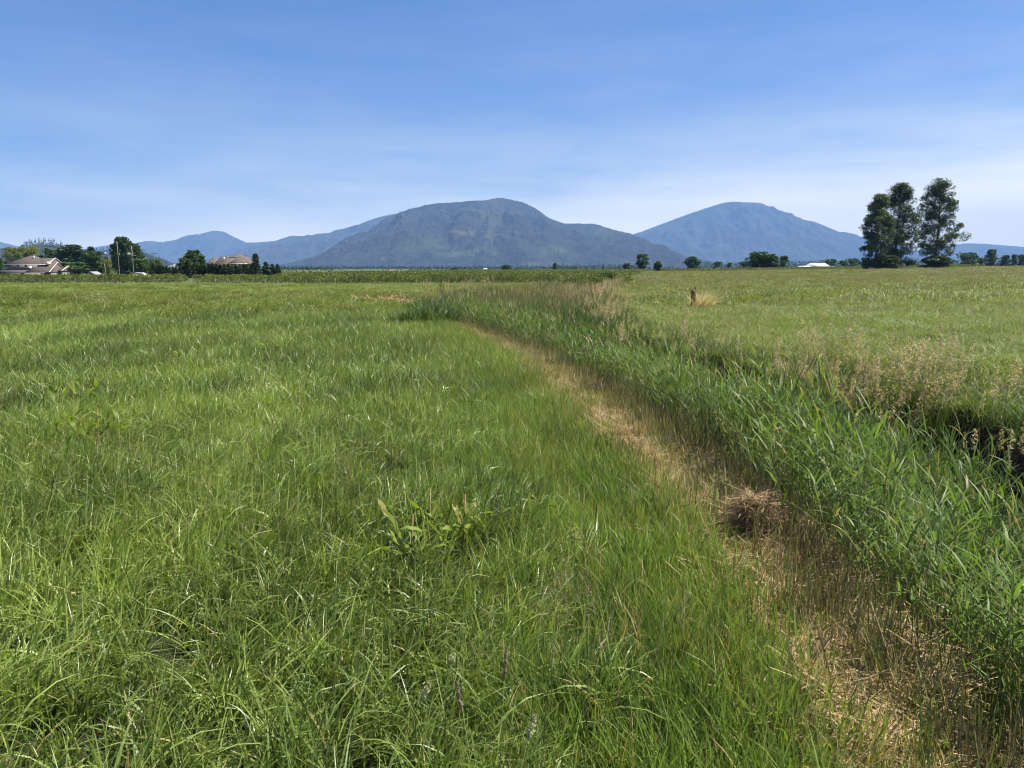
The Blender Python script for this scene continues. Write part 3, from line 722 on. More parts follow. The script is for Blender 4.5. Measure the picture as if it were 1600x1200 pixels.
# three cottonwoods standing over the right field
for (px, top, wpx, Y, H, W, seed, lab) in (
    (1376, 304, 54, 214, 22, 9.5, 31, 'shortest, leftmost of the three tall dark cottonwoods in the right field'),
    (1409, 286, 62, 218, 25, 12, 32, 'middle cottonwood with a slightly brown crown, in the right field'),
    (1472, 279, 64, 224, 27, 13, 33, 'tallest, rightmost cottonwood with an open crown, in the right field')):
    p = P(px, top, Y); z0 = TZ(p.x, p.y)
    hh = p.z - z0; ww = wpx * 1.04 * Y / F
    tm, cm = tree_meshes('cottonwood', hh, ww, 'cotton', 0.02, 170, 26000, 0.40, L_cotton, seed, clr=0.125, trunk=0.020)
    o = empty('cottonwood_tree', (p.x, p.y, z0)); link('trunk', tm, o); link('crown', cm, o)
    tag(o, lab, 'tree', 'cottonwoods in the right field')
place_tree('shrub', 'dark_b', 1387, 399, 44, 211, 'dark undergrowth shrub at the foot of the two left cottonwoods', 'shrub')
place_tree('shrub', 'dark_a', 1466, 400, 52, 219, 'dark undergrowth shrub at the foot of the tallest cottonwood', 'shrub')

# trees around the houses on the left
for (nm, key, px, top, w, Y, lab) in (
    ('willow_tree', 'yellow_a', 20, 386, 36, 300, 'yellow-green tree behind the left end of the two-storey house roof'),
    ('willow_tree', 'yellow_a', 47, 384, 34, 306, 'yellow-green tree rising behind the two-storey house ridge'),
    ('broadleaf_tree', 'dark_a', -4, 402, 22, 262, 'dark tree cut by the left picture edge beside the two-storey house'),
    ('broadleaf_tree', 'dark_b', 84, 389, 40, 290, 'dark broad tree just right of the two-storey house'),
    ('broadleaf_tree', 'dark_a', 112, 383, 54, 285, 'largest dark broad tree in the grove right of the two-storey house'),
    ('conifer_tree', 'conifer', 141, 386, 26, 292, 'pointed dark conifer in the grove behind the small shed'),
    ('broadleaf_tree', 'dark_b', 146, 393, 36, 280, 'dark low tree right of the pointed conifer in the grove'),
    ('broadleaf_tree', 'mid_b', 108, 410, 44, 262, 'low green tree in front of the dark grove, left of the shed'),
    ('small_tree', 'yellow_a', 168, 404, 26, 262, 'small yellow-green tree between the grove and the tall tree'),
    ('broadleaf_tree', 'dark_a', 190, 371, 42, 255, 'tallest dark tree, standing behind the utility poles'),
    ('broadleaf_tree', 'dark_b', 209, 382, 34, 258, 'dark tree leaning on the right side of the tallest one'),
    ('broadleaf_tree', 'mid_b', 218, 405, 26, 240, 'mid-green tree above the white car'),
    ('broadleaf_tree', 'mid_a', 240, 405, 34, 250, 'light green round tree behind the left end of the cedar row'),
    ('broadleaf_tree', 'mid_a', 303, 391, 40, 190, 'round green tree left of the brown-roofed house'),
    ('broadleaf_tree', 'dark_b', 288, 404, 22, 186, 'small dark tree at the left foot of the round green tree'),
    ('conifer_tree', 'conifer', 399, 397, 22, 190, 'pointed dark conifer at the right end of the brown-roofed house'),
    ('broadleaf_tree', 'dark_a', 383, 400, 12, 235, 'small dark treetop peeping over the brown roof'),
):
    place_tree(nm, key, px, top, w, Y, lab)
for (px, top, w, Y, lab) in ((291, 409, 15, 146, 'thick dark conifer bush at the gap in the cedar row'), (281, 411, 8, 152, 'slim dark conifer left of the thick conifer bush')):
    place_tree('conifer_bush', 'cedar_a', px, top, w, Y, lab, 'conifer')
# clipped cedar row
xs = [(244 + i * 5.2, 416 + RNG.normal(0, 1.0)) for i in range(8)] + [(301 + i * 6.1, 413.5 + RNG.normal(0, 1.1)) for i in range(17)]
for i, (px, top) in enumerate(xs):
    place_tree('columnar_cedar', 'cedar_a' if i % 2 else 'cedar_b', px, top, 9.0 if px > 300 else 7.5, 150 + RNG.normal(0, .5),
               'dark columnar cedar in the clipped row before the brown-roofed house' if px > 296 else 'dark columnar cedar in the short row left of the driveway gap',
               'cedar', 'cedars of the row before the brown-roofed house' if px > 296 else 'cedars of the short row left of the gap')
for px, top, w, lab in ((415, 409.5, 13, 'tallest of the three separate cedars at the right end of the row'), (425, 413, 11, 'middle one of the three separate cedars at the right end'), (433.5, 413, 9, 'slim last cedar at the far right end of the row')):
    place_tree('columnar_cedar', 'cedar_b', px, top, w, 150, lab, 'cedar', 'separate cedars at the right end of the row')
# single trees far out on the plain
for (nm, key, px, top, w, Y, lab) in (
    ('far_bush', 'mid_b', 711, 418.5, 11, 420, 'small dark bush on the field line left of the field buildings'),
    ('far_bush', 'dark_b', 791, 414, 15, 420, 'round dark bush below the main mountain'),
    ('far_bush', 'mid_a', 808, 419, 7, 430, 'tiny low bush right of the round dark bush'),
    ('far_tree', 'mid_a', 867, 410.5, 9, 430, 'small upright dark tree standing alone below the mountain slope'),
    ('far_tree', 'dark_b', 980, 411, 12, 430, 'low dark tree left of the tall lone tree'),
    ('far_tree', 'mid_b', 1004, 397, 17, 330, 'tall narrow green tree between the two mountains'),
    ('far_tree', 'mid_a', 1028, 408, 15, 330, 'small green tree right of the tall narrow one'),
    ('far_tree', 'dark_a', 1082, 401, 27, 420, 'rounded dark tree left of the big double tree'),
    ('far_tree', 'farblob_a', 1122, 409, 12, 520, 'small dark tree right of the rounded one'),
    ('far_tree', 'farblob_b', 1140, 411, 10, 560, 'low hazy tree midway to the big double tree'),
    ('far_tree', 'farblob_a', 1163, 409, 24, 520, 'low wide dark tree left of the big double tree'),
    ('far_tree', 'dark_b', 1187, 393.5, 36, 262, 'left half of the big double tree at the field edge'),
    ('far_tree', 'mid_a', 1207, 397, 26, 258, 'right half of the big double tree at the field edge'),
    ('far_tree', 'farblob_b', 1225, 400, 18, 330, 'smaller tree behind the right side of the big double tree'),
    ('far_tree', 'farblob_a', 1298, 405, 18, 620, 'hazy tree behind the white barn'),
    ('far_tree', 'farblob_b', 1318, 407, 18, 560, 'round tree right of the white barn'),
    ('far_tree', 'farblob_a', 1333, 404, 18, 560, 'dark tree between the barn and the cottonwoods'),
    ('far_tree', 'farblob_b', 1350, 403, 16, 540, 'tree just left of the shortest cottonwood'),
    ('far_tree', 'farblob_b', 1428, 407, 16, 480, 'low tree seen between the cottonwood trunks'),
    ('far_tree', 'farblob_a', 1513, 395, 28, 480, 'broad hazy tree right of the cottonwoods'),
    ('far_tree', 'farblob_b', 1551, 390, 20, 480, 'tallest hazy tree near the right picture edge'),
    ('far_tree', 'farblob_a', 1536, 403, 18, 500, 'low hazy tree between the broad one and the tallest one'),
    ('far_tree', 'farblob_a', 1572, 399, 16, 520, 'small hazy tree right of the tallest one near the edge'),
    ('far_tree', 'farblob_b', 1585, 398, 14, 540, 'second small hazy tree from the right picture edge'),
    ('far_tree', 'farblob_a', 1601, 398, 22, 520, 'hazy tree cut by the right picture edge'),
):
    place_tree(nm, key, px, top, w, Y, lab, 'tree' if 'tree' in nm else 'bush', 'scattered trees far out on the plain')
# wood lines and hill conifers too far to count
mb = MB(); 
for (x0, x1, y0, Y, dens) in ((430, 520, 418.5, 900, 1.6), (405, 700, 421.5, 300, 0.7), (380, 900, 416.5, 2000, 1.8), (640, 1350, 419.5, 440, 0.9), (940, 1060, 416, 440, 0.8), (870, 1010, 414.5, 1300, 1.6), (1085, 1360, 411, 1200, 2.0), (1225, 1300, 408, 1500, 2.2), (1360, 1620, 406, 1300, 2.0), (1500, 1640, 403, 900, 1.4)):
    for px in np.arange(x0, x1, 2.2 / dens):
        pp = P(px + RNG.normal(0, .6), y0 + RNG.normal(0, 1.4), Y + RNG.normal(0, 30)); hgt = pp.z + 0.5
        k = 26; t = RNG.random(k); w = 2.6 * Y / F * (0.3 + .7 * (1 - t))
        c = np.stack([pp.x + RNG.normal(0, .5, k) * w, pp.y + RNG.normal(0, .5, k) * w, -0.5 + hgt * t], 1)
        cards(mb, c, 1.5 * Y / F * RNG.uniform(.7, 1.5, k), upbias=.3)
tag(link('far_treeline', mb.mesh('far_treeline', L_dark)), 'hazy far wood line along the foot of the mountains', 'trees', kind='stuff')
mb = MB()
for px in list(np.arange(36, 100, 1.0)) + list(np.arange(140, 262, 2.2)):
    base = np.interp(px, [30, 44, 60, 80, 96, 112, 130, 150, 165, 185, 205, 222, 240, 262], [392, 387, 384, 384, 389, 398, 397, 393, 395, 397, 394, 395, 404, 412])
    pp = P(px, base, 2590 + RNG.normal(0, 15)); hgt = RNG.uniform(8, 30) * (0.55 if px > 110 else 1)
    k = 44; t = RNG.random(k); w = 5 * (1.05 - t)
    c = np.stack([pp.x + RNG.normal(0, .6, k) * w, pp.y + RNG.normal(0, .6, k) * w, pp.z - 16 + (hgt + 16) * t], 1)
    cards(mb, c, 3.8 * RNG.uniform(.7, 1.4, k), upbias=0)
tag(link('hill_conifers', mb.mesh('hill_conifers', L_dark)), 'ragged conifers along the crest of the blue hill on the left', 'trees', kind='stuff')

# ------------------------------------------------------------------ berry rows
def bush_mb(seed, n, leaf, stems=True, H=1.08, W=1.25, core=False):
    rg = np.random.default_rng(seed); mb = MB()
    t = rg.random(n) ** 0.75; a = rg.random(n) * 6.283
    e = 0.42 + 0.58 * np.sin(np.pi * np.clip(t * .8 + .16, 0, 1)) ** .7
    r = W / 2 * e * np.sqrt(0.35 + 0.65 * rg.random(n)) * (1 + .18 * np.sin(3 * a + seed))
    c = np.stack([r * np.cos(a), r * np.sin(a), 0.24 + (H - 0.24) * t * (1 - 0.10 * (r / (W / 2)) ** 2) + rg.normal(0, .03, n)], 1)
    cards(mb, c, leaf * rg.uniform(.6, 1.4, n), upbias=.4, rng=rg)
    if stems:
        for j in range(7):
            aa = rg.random() * 6.28; rr = rg.uniform(.1, .42)
            mb.tube([(0.08 * math.cos(aa), 0.08 * math.sin(aa), -.1), (rr * .5 * math.cos(aa), rr * .5 * math.sin(aa), .4), (rr * math.cos(aa), rr * math.sin(aa), .85)], [.016, .013, .006], 3, mat=1)
    return mb
front = [bush_mb(200 + i, 520, 0.095).mesh('berry_bush', [L_berry1, M_bark]) for i in range(5)]
asset_collection('berry_rows', [bush_mb(220 + i, 170, 0.17, False).mesh('berry_row_bush', [L_berry, M_bark]) for i in range(4)])
HY0 = 80.0
def front_bush(x, yy, lab, grp, sc_=1.0):
    o = link('berry_bush', front[int(RNG.integers(0, 5))], None, (x, yy + RNG.normal(0, .06), TZ(x, yy) - .02), (0, 0, RNG.random() * 6.28))
    k = RNG.uniform(.9, 1.1) * sc_; o.scale = (k, k, k * RNG.uniform(.95, 1.1)); tag(o, lab, 'bush', grp)
gap0, gap1 = P(284, 440, HY0).x, P(303, 440, HY0).x
for x in np.arange(-59, gap0 - .2, 1.0): front_bush(x, HY0 + 1.5, 'berry bush in the front row of the hedge left of the driveway gap', 'front berry bushes left of the gap', .98)
for x in np.arange(gap1 + .5, 10.5, 1.0): front_bush(x, HY0, 'berry bush in the long front row right of the driveway gap', 'front berry bushes right of the gap', 1.06 if x > -20 else 1.0)
pts = []
for yy in np.arange(HY0 + 3, 430, 3.0):
    xl = gap1 + .4 - (yy - HY0) * .16; xr = 10.5 + (yy - HY0) * .20
    st_ = 1.05 if yy < 140 else 1.5
    xx = np.arange(xl, xr, st_); pxx = 800 + xx / yy * F; xx = xx[(yy < 88 + np.maximum(0, pxx - 436) * 3.0) | (pxx > 690)]; pts.append(np.stack([xx, np.full(len(xx), yy), np.full(len(xx), 1.02 if yy < 140 else 1.3)], 1))
    if yy < 87:
        xx = np.arange(-80, gap0 - .2 - (yy - HY0) * .35, 1.05); pts.append(np.stack([xx, np.full(len(xx), yy + 1.5), np.full(len(xx), 1.0)], 1))
for yy in np.arange(236, 430, 4.0):
    xx = np.arange(58 + (yy - 236) * .1, 150 + (yy - 236) * .3, 1.7); pts.append(np.stack([xx, np.full(len(xx), yy), np.full(len(xx), 1.25)], 1))
pts = np.concatenate(pts); keep = np.abs(pts[:, 0]) < .74 * pts[:, 1]; pts = pts[keep]
N = len(pts); zz = terrain(pts[:, 0], pts[:, 1]) - .02
print('BERRY', N)
scatter('berry_rows', 'berry_rows', np.stack([pts[:, 0] + RNG.normal(0, .1, N), pts[:, 1] + RNG.normal(0, .1, N), zz], 1),
        np.stack([np.zeros(N), np.zeros(N), RNG.random(N) * 6.28], 1),
        np.stack([pts[:, 2], pts[:, 2], np.full(N, 1.0)], 1) * RNG.uniform(.92, 1.1, (N, 1)), .3 + .4 * fbm(pts[:, 0] / 6, pts[:, 1] / 6, 141, 2), np.full(N, .05),
        'rows of green berry bushes filling the farm field beyond the front row', 'bushes')
M_post = solid_mat('weathered_post', (0.24, 0.21, 0.17), 0.9, 0.25, 6)
for i, px in enumerate([336, 355.5, 358, 375, 395, 414, 434, 455, 478, 500, 524, 548, 651, 668, 742]):
    p = P(px, 440, HY0 - .75); z0 = TZ(p.x, p.y)
    m = MB().tube([(0, 0, -.15), (0.01, 0, .3), (RNG.normal(0, .02), 0, .62 + RNG.normal(0, .05))], [.030, .028, .026], 6)
    tag(link('row_stake', m.mesh('row_stake', M_post), None, (p.x, p.y, z0)), 'pale wooden stake along the front berry row', 'stake', 'stakes along the front berry row')

# ------------------------------------------------------------------ buildings
M_roof = solid_mat('roof_shingle', (0.072, 0.056, 0.046), 0.9, 0.22, 1.2)
M_roof2 = solid_mat('roof_shingle_grey', (0.088, 0.068, 0.053), 0.9, 0.25, 1.2)
M_wall = solid_mat('stucco', (0.20, 0.185, 0.17), 0.9, 0.08, 0.8)
M_wall2 = solid_mat('brick_wall', (0.17, 0.125, 0.11), 0.9, 0.15, 1.0)
M_trim = solid_mat('white_trim', (0.60, 0.58, 0.55), 0.6, 0.05, 1.0)
M_glass = solid_mat('window_glass', (0.035, 0.045, 0.055), 0.12, 0.1, 1.0, spec=0.6)
M_white = solid_mat('white_metal_roof', (0.52, 0.53, 0.54), 0.5, 0.06, 0.3)
M_grey = solid_mat('grey_roof', (0.20, 0.20, 0.20), 0.8, 0.12, 0.3)
def hip(mb, x0, x1, y0, y1, ze, zr, rx0, rx1, th=0.22, mat=0):
    ym = (y0 + y1) / 2
    v = [(x0, y0, ze), (x1, y0, ze), (x1, y1, ze), (x0, y1, ze), (rx0, ym, zr), (rx1, ym, zr), (x0, y0, ze - th), (x1, y0, ze - th), (x1, y1, ze - th), (x0, y1, ze - th)]
    mb.add(v, [(0, 1, 5, 4), (2, 3, 4, 5), (0, 6, 7, 1), (1, 7, 8, 2), (2, 8, 9, 3), (3, 9, 6, 0), (6, 9, 8, 7)], [(1, 2, 5), (3, 0, 4)], mat=mat)
def part(parent, name, mat, build):
    mb = MB(); build(mb); return link(name, mb.mesh(name, mat), parent)
class Site:
    """Local frame of a building at distance Y: photo pixels to local metres."""
    def __init__(s, px, Y): s.Y = Y; s.o = P(px, HY, Y); s.z0 = TZ(s.o.x, Y); s.loc = (s.o.x, Y, s.z0)
    def x(s, px): return P(px, HY, s.Y).x - s.o.x
    def z(s, py): return P(800, py, s.Y).z - s.z0
def window(site, parent, px0, px1, py0, py1, yf, fr=0.12):
    a, b, z0, z1 = site.x(px0), site.x(px1), site.z(py1), site.z(py0)
    w = part(parent, 'window', M_glass, lambda m: m.box(a, b, yf - .06, yf + .02, z0, z1))
    part(w, 'window_frame', M_trim, lambda m: (m.box(a - fr, a, yf - .10, yf + .01, z0 - fr, z1 + fr), m.box(b, b + fr, yf - .10, yf + .01, z0 - fr, z1 + fr),
         m.box(a, b, yf - .10, yf + .01, z1, z1 + fr), m.box(a, b, yf - .10, yf + .01, z0 - fr, z0)))

# two-storey house at the left edge
S = Site(42, 250); h = empty('house', S.loc); X_, Z_ = S.x, S.z
part(h, 'lower_wall', M_wall, lambda m: m.box(X_(-1), X_(80), 0, 12, -1, Z_(425.6)))
part(h, 'upper_wall', M_wall, lambda m: m.box(X_(5), X_(66), 2.2, 11, Z_(425.6), Z_(413.6)))
part(h, 'upper_roof', M_roof, lambda m: hip(m, X_(2), X_(60), 1.6, 11.6, Z_(413), Z_(399), X_(29), X_(37)))
rg_ = part(h, 'upper_gable_roof', M_roof, lambda m: hip(m, X_(40), X_(69.4), 1.7, 11.4, Z_(413.2), Z_(403), X_(41), X_(69)))
part(rg_, 'bargeboard', M_trim, lambda m: (m.tube([(X_(69.9), 1.5, Z_(413.4)), (X_(69.6), 6.5, Z_(402.6)), (X_(69.9), 11.6, Z_(413.4))], [.11, .11, .11], 4), m.box(X_(69.3), X_(71.8), 1.4, 3.0, Z_(413.6), Z_(409))))
part(h, 'porch_roof', M_roof, lambda m: m.add([(X_(-3), -1, Z_(425)), (X_(47), -1, Z_(425)), (X_(44), 2.3, Z_(420)), (X_(0), 2.3, Z_(420)),
     (X_(-3), -1, Z_(426)), (X_(47), -1, Z_(426)), (X_(44), 2.3, Z_(426)), (X_(0), 2.3, Z_(426))], [(0, 1, 2, 3), (4, 7, 6, 5), (0, 4, 5, 1), (1, 5, 6, 2), (2, 6, 7, 3), (3, 7, 4, 0)]))
r2 = part(h, 'wing_roof', M_roof, lambda m: hip(m, X_(42), X_(80.4), -1.4, 8.5, Z_(424.8), Z_(410), X_(64), X_(80)))
part(r2, 'bargeboard', M_trim, lambda m: m.tube([(X_(81), -1.6, Z_(425)), (X_(80.8), 3.5, Z_(409.6)), (X_(81), 8.6, Z_(425))], [.11, .11, .11], 4))
g3 = part(h, 'side_gable', M_wall, lambda m: m.box(X_(80.2), X_(86), 4, 11, -1, Z_(423)))
part(g3, 'side_gable_roof', M_roof, lambda m: hip(m, X_(79), X_(87), 3.2, 11.5, Z_(423), Z_(415.8), X_(83), X_(86.8)))
part(g3, 'bargeboard', M_trim, lambda m: m.tube([(X_(87.3), 3.0, Z_(423.2)), (X_(87), 7.3, Z_(415.4)), (X_(87.3), 11.6, Z_(423.2))], [.1, .1, .1], 4))
part(h, 'dormer', M_trim, lambda m: m.add([(X_(43), 0.2, Z_(419.5)), (X_(47), 0.2, Z_(419.5)), (X_(45.5), 0.4, Z_(416.2)), (X_(43), 2, Z_(419.5)), (X_(47), 2, Z_(419.5)), (X_(45.5), 2, Z_(416.2))], [(0, 1, 4, 3), (1, 2, 5, 4), (2, 0, 3, 5)], [(0, 2, 1), (3, 4, 5)]))
part(h, 'fascia', M_trim, lambda m: m.box(X_(2), X_(69), 1.40, 1.58, Z_(413.9), Z_(412.9)))
part(h, 'vent_pipe', M_trim, lambda m: m.tube([(X_(40), 5, Z_(403)), (X_(40), 5, Z_(399.2))], [.13, .13], 6))
for a in ((19.5, 23.5, 414.5, 417.5), (32.5, 35.5, 414.5, 417.5), (53, 56, 414.5, 417)): window(S, h, *a, 2.2)
for a in ((17.5, 21.5, 428, 431.5), (32.5, 37, 427, 431.5), (63.5, 65.2, 427, 431)): window(S, h, *a, 0)
tag(h, 'two-storey beige house with brown hipped roof at the left picture edge', 'house')

# brown-roofed house behind the cedars
S = Site(357, 200); h = empty('house', S.loc); X_, Z_ = S.x, S.z
part(h, 'wall', M_wall2, lambda m: m.box(X_(333), X_(364), 1, 11, -.5, Z_(416.5)))
r1 = part(h, 'main_roof', M_roof2, lambda m: hip(m, X_(331), X_(366), 0.2, 11.8, Z_(416), Z_(400), X_(333), X_(362)))
part(r1, 'chimney', M_trim, lambda m: m.box(X_(343), X_(344.4), 3, 3.3, Z_(406), Z_(401.3)))
part(h, 'peak_roof', M_roof2, lambda m: hip(m, X_(348), X_(368), 5, 12, Z_(402), Z_(396), X_(356.5), X_(359)))
part(h, 'wing_wall', M_wall2, lambda m: m.box(X_(363.5), X_(390), -1.6, 8, -.5, Z_(412.4)))
part(h, 'wing_roof', M_roof2, lambda m: hip(m, X_(361), X_(391.6), -2.3, 8.7, Z_(412), Z_(399.4), X_(370), X_(375.5)))
part(h, 'fascia', M_trim, lambda m: m.box(X_(361.5), X_(391.5), -2.52, -2.36, Z_(412.9), Z_(411.6)))
part(h, 'left_wing_wall', M_wall2, lambda m: m.box(X_(320.5), X_(327.5), 2.2, 9, -.5, Z_(412)))
part(h, 'left_wing_roof', M_roof2, lambda m: hip(m, X_(319), X_(329), 1.5, 9.6, Z_(412), Z_(402), X_(321), X_(327)))
part(h, 'chimney_stack', M_trim, lambda m: m.box(X_(391), X_(392.6), 2, 3, Z_(414), Z_(406.5)))
for a in ((364.5, 368, 415.5, 418), (366, 368, 419.5, 423), (376, 381, 416, 420)): window(S, h, *a, -1.6)
tag(h, 'brick house with large brown roofs behind the cedar row', 'house')

# garden shed, grey barn, far farm buildings
S = Site(141, 205); h = empty('shed', S.loc); X_, Z_ = S.x, S.z
part(h, 'wall', M_wall, lambda m: m.add([(X_(133.5), 0, -.3), (X_(149), 0, -.3), (X_(149), 0, Z_(429)), (X_(141), 0, Z_(424.8)), (X_(133.5), 0, Z_(429)),
     (X_(133.5), 3.2, -.3), (X_(149), 3.2, -.3), (X_(149), 3.2, Z_(429)), (X_(141), 3.2, Z_(424.8)), (X_(133.5), 3.2, Z_(429))],
     [(0, 1, 2, 4), (6, 5, 9, 7), (1, 6, 7, 2), (5, 0, 4, 9)], [(4, 2, 3), (7, 9, 8)]))
part(h, 'roof', M_grey, lambda m: (m.add([(X_(132), -.3, Z_(429.6)), (X_(141), -.3, Z_(424.2)), (X_(141), 3.5, Z_(424.2)), (X_(132), 3.5, Z_(429.6)), (X_(132), -.3, Z_(430)), (X_(141), -.3, Z_(424.75)), (X_(141), 3.5, Z_(424.75)), (X_(132), 3.5, Z_(430))],
     [(0, 1, 2, 3), (4, 7, 6, 5), (0, 4, 5, 1), (3, 2, 6, 7), (0, 3, 7, 4)]),
     m.add([(X_(150.5), -.3, Z_(429.6)), (X_(141), -.3, Z_(424.2)), (X_(141), 3.5, Z_(424.2)), (X_(150.5), 3.5, Z_(429.6)), (X_(150.5), -.3, Z_(430)), (X_(141), -.3, Z_(424.75)), (X_(141), 3.5, Z_(424.75)), (X_(150.5), 3.5, Z_(430))],
     [(3, 2, 1, 0), (5, 6, 7, 4), (1, 5, 4, 0), (7, 6, 2, 3), (4, 7, 3, 0)])))
tag(h, 'small grey-roofed shed poking above the hedge before the dark grove', 'shed')
def barn(name, px0, px1, ptop, peave, Y, lab, roofm, wallm, cat='barn', depth=14, rin=1.5, zg=None):
    S = Site((px0 + px1) / 2, Y); h = empty(name, S.loc); X_, Z_ = S.x, S.z
    part(h, 'wall', wallm, lambda m: m.box(X_(px0 + .6), X_(px1 - .6), .5, depth - .5, -1, Z_(peave) + .1))
    part(h, 'roof', roofm, lambda m: hip(m, X_(px0), X_(px1), 0, depth, Z_(peave), Z_(ptop), X_(px0 + rin), X_(px1 - rin)))
    w = part(h, 'door', M_glass, lambda m: m.box(X_((px0 + px1) / 2) - 1.2, X_((px0 + px1) / 2) + 1.2, .40, .52, -.9, max(Z_(peave) - .6, 1.2)))
    return tag(h, lab, cat)
barn('barn', 1269, 1297, 411, 416, 520, 'white-roofed barn on the plain left of the cottonwoods', M_white, M_white, rin=2)
barn('farm_building', 1254, 1272, 415.3, 417.6, 500, 'low white farm roof left of the white-roofed barn', M_white, M_white, 'farm building')
barn('farm_building', 1300, 1313, 415.6, 417.6, 505, 'low white farm roof right of the white-roofed barn', M_white, M_white, 'farm building')
barn('far_house', 600, 613, 421.5, 425, 450, 'tiny red-roofed farm house over the long berry row', solid_mat('red_roof', (0.16, 0.075, 0.06), .9), M_wall, 'house', 8)
barn('farm_building', 754, 763, 419, 422, 470, 'tiny white building on the field line below the main mountain', M_white, M_white, 'farm building', 8)
barn('grey_barn', 254, 286, 411.5, 419, 330, 'long pale grey barn roof between the cedar rows', M_grey, M_wall, depth=20, rin=5)

# ------------------------------------------------------------------ poles, lamp, car
M_pole = solid_mat('pole_wood', (0.22, 0.19, 0.14), 0.9, 0.2, 1.5)
M_poled = solid_mat('pole_wood_dark', (0.14, 0.12, 0.10), 0.9, 0.2, 1.5)
def pole(px, top, Y, lab, mat=M_pole, arm=None, lamp=False, cat='pole', name='utility_pole', r=0.10):
    p = P(px, top, Y); z0 = TZ(p.x, Y); o = empty(name, (p.x, Y, z0)); H = p.z - z0
    part(o, 'shaft', mat, lambda m: m.tube([(0, 0, -.4), (0, 0, H * .5), (0, 0, H)], [r, r * .85, r * .65], 7))
    if arm: part(o, 'crossarm', mat, lambda m: m.box(-1.0, 1.0, -.07, .07, H * arm - .07, H * arm + .07))
    if lamp:
        hl = H * lamp
        a = part(o, 'lamp_arm', M_trim, lambda m: m.tube([(0, -.05, hl), (-.25, -.1, hl + .25), (-.7, -.1, hl + .28)], [.05, .05, .05], 5))
        part(a, 'lamp_head', M_trim, lambda m: m.tube([(-.35, -.1, hl + .30), (-.6, -.1, hl + .30), (-1.15, -.1, hl + .22), (-1.3, -.1, hl + .22)], [.10, .30, .32, .10], 8))
    return tag(o, lab, cat)
pole(182.5, 377.5, 215, 'tall pale utility pole before the left side of the tallest tree', r=.10)
pole(205.5, 384, 200, 'yellowish utility pole with a white lamp before the tallest tree', arm=.70, lamp=.72, r=.12)
pole(240.5, 394, 205, 'thin dark utility pole against the blue mountain left of the cedars', M_poled, arm=.95)
pole(163.5, 412, 190, 'short pale pole between the shed and the tallest tree', r=.11)
pole(168.5, 395, 260, 'street lamp pole with a white head between the grove and the tallest tree', M_poled, lamp=.94, cat='street lamp', name='street_lamp', r=.09)
pole(901.5, 410, 420, 'small dark pole with crossarm far out below the mountain slope', M_poled, arm=.9, r=.3)
M_car = solid_mat('white_car_paint', (0.80, 0.78, 0.70), 0.25, 0.03, 1.0, spec=0.6)
M_tyre = solid_mat('tyre', (0.02, 0.02, 0.02), 0.9)
p = P(221, 427, 182); car = empty('parked_car', (p.x, p.y, TZ(p.x, p.y)), .12)
def prism(m, prof, y0, y1):
    k = len(prof); v = [(a, y0, b_) for a, b_ in prof] + [(a, y1, b_) for a, b_ in prof]
    m.add(v, [(i, (i + 1) % k, k + (i + 1) % k, k + i) for i in range(k)], [(0, i + 1, i) for i in range(1, k - 1)] + [(k, k + i, k + i + 1) for i in range(1, k - 1)])
part(car, 'body', M_car, lambda m: prism(m, [(-2.2, .30), (2.2, .30), (2.25, .75), (1.3, .92), (-1.9, .95), (-2.25, .8)], -.85, .85))
cb = part(car, 'cabin', M_car, lambda m: prism(m, [(1.15, .90), (.45, 1.40), (-1.0, 1.44), (-1.75, .92)], -.74, .74))
for sy in (-.765, .755): part(cb, 'side_window', M_glass, lambda m: prism(m, [(.92, .96), (.40, 1.33), (-.92, 1.36), (-1.45, .97)], sy, sy + .012))
for wx in (-1.35, 1.4):
    for wy in (-.82, .82):
        part(car, 'wheel', M_tyre, lambda m: m.tube([(wx, wy - .1, .32), (wx, wy + .1, .32)], [.32, .32], 12))
tag(car, 'white car parked behind the hedge near the lamp pole', 'car')
o = place_tree('flowering_bush', 'yellow_a', 206.5, 425.5, 11, 196, 'small orange-yellow bush at the foot of the lamp pole', 'bush')
o.children[1].data = o.children[1].data.copy(); o.children[1].data.materials[0] = leafm('leaf_orange', (0.30, 0.17, 0.03), (0.50, 0.30, 0.05))

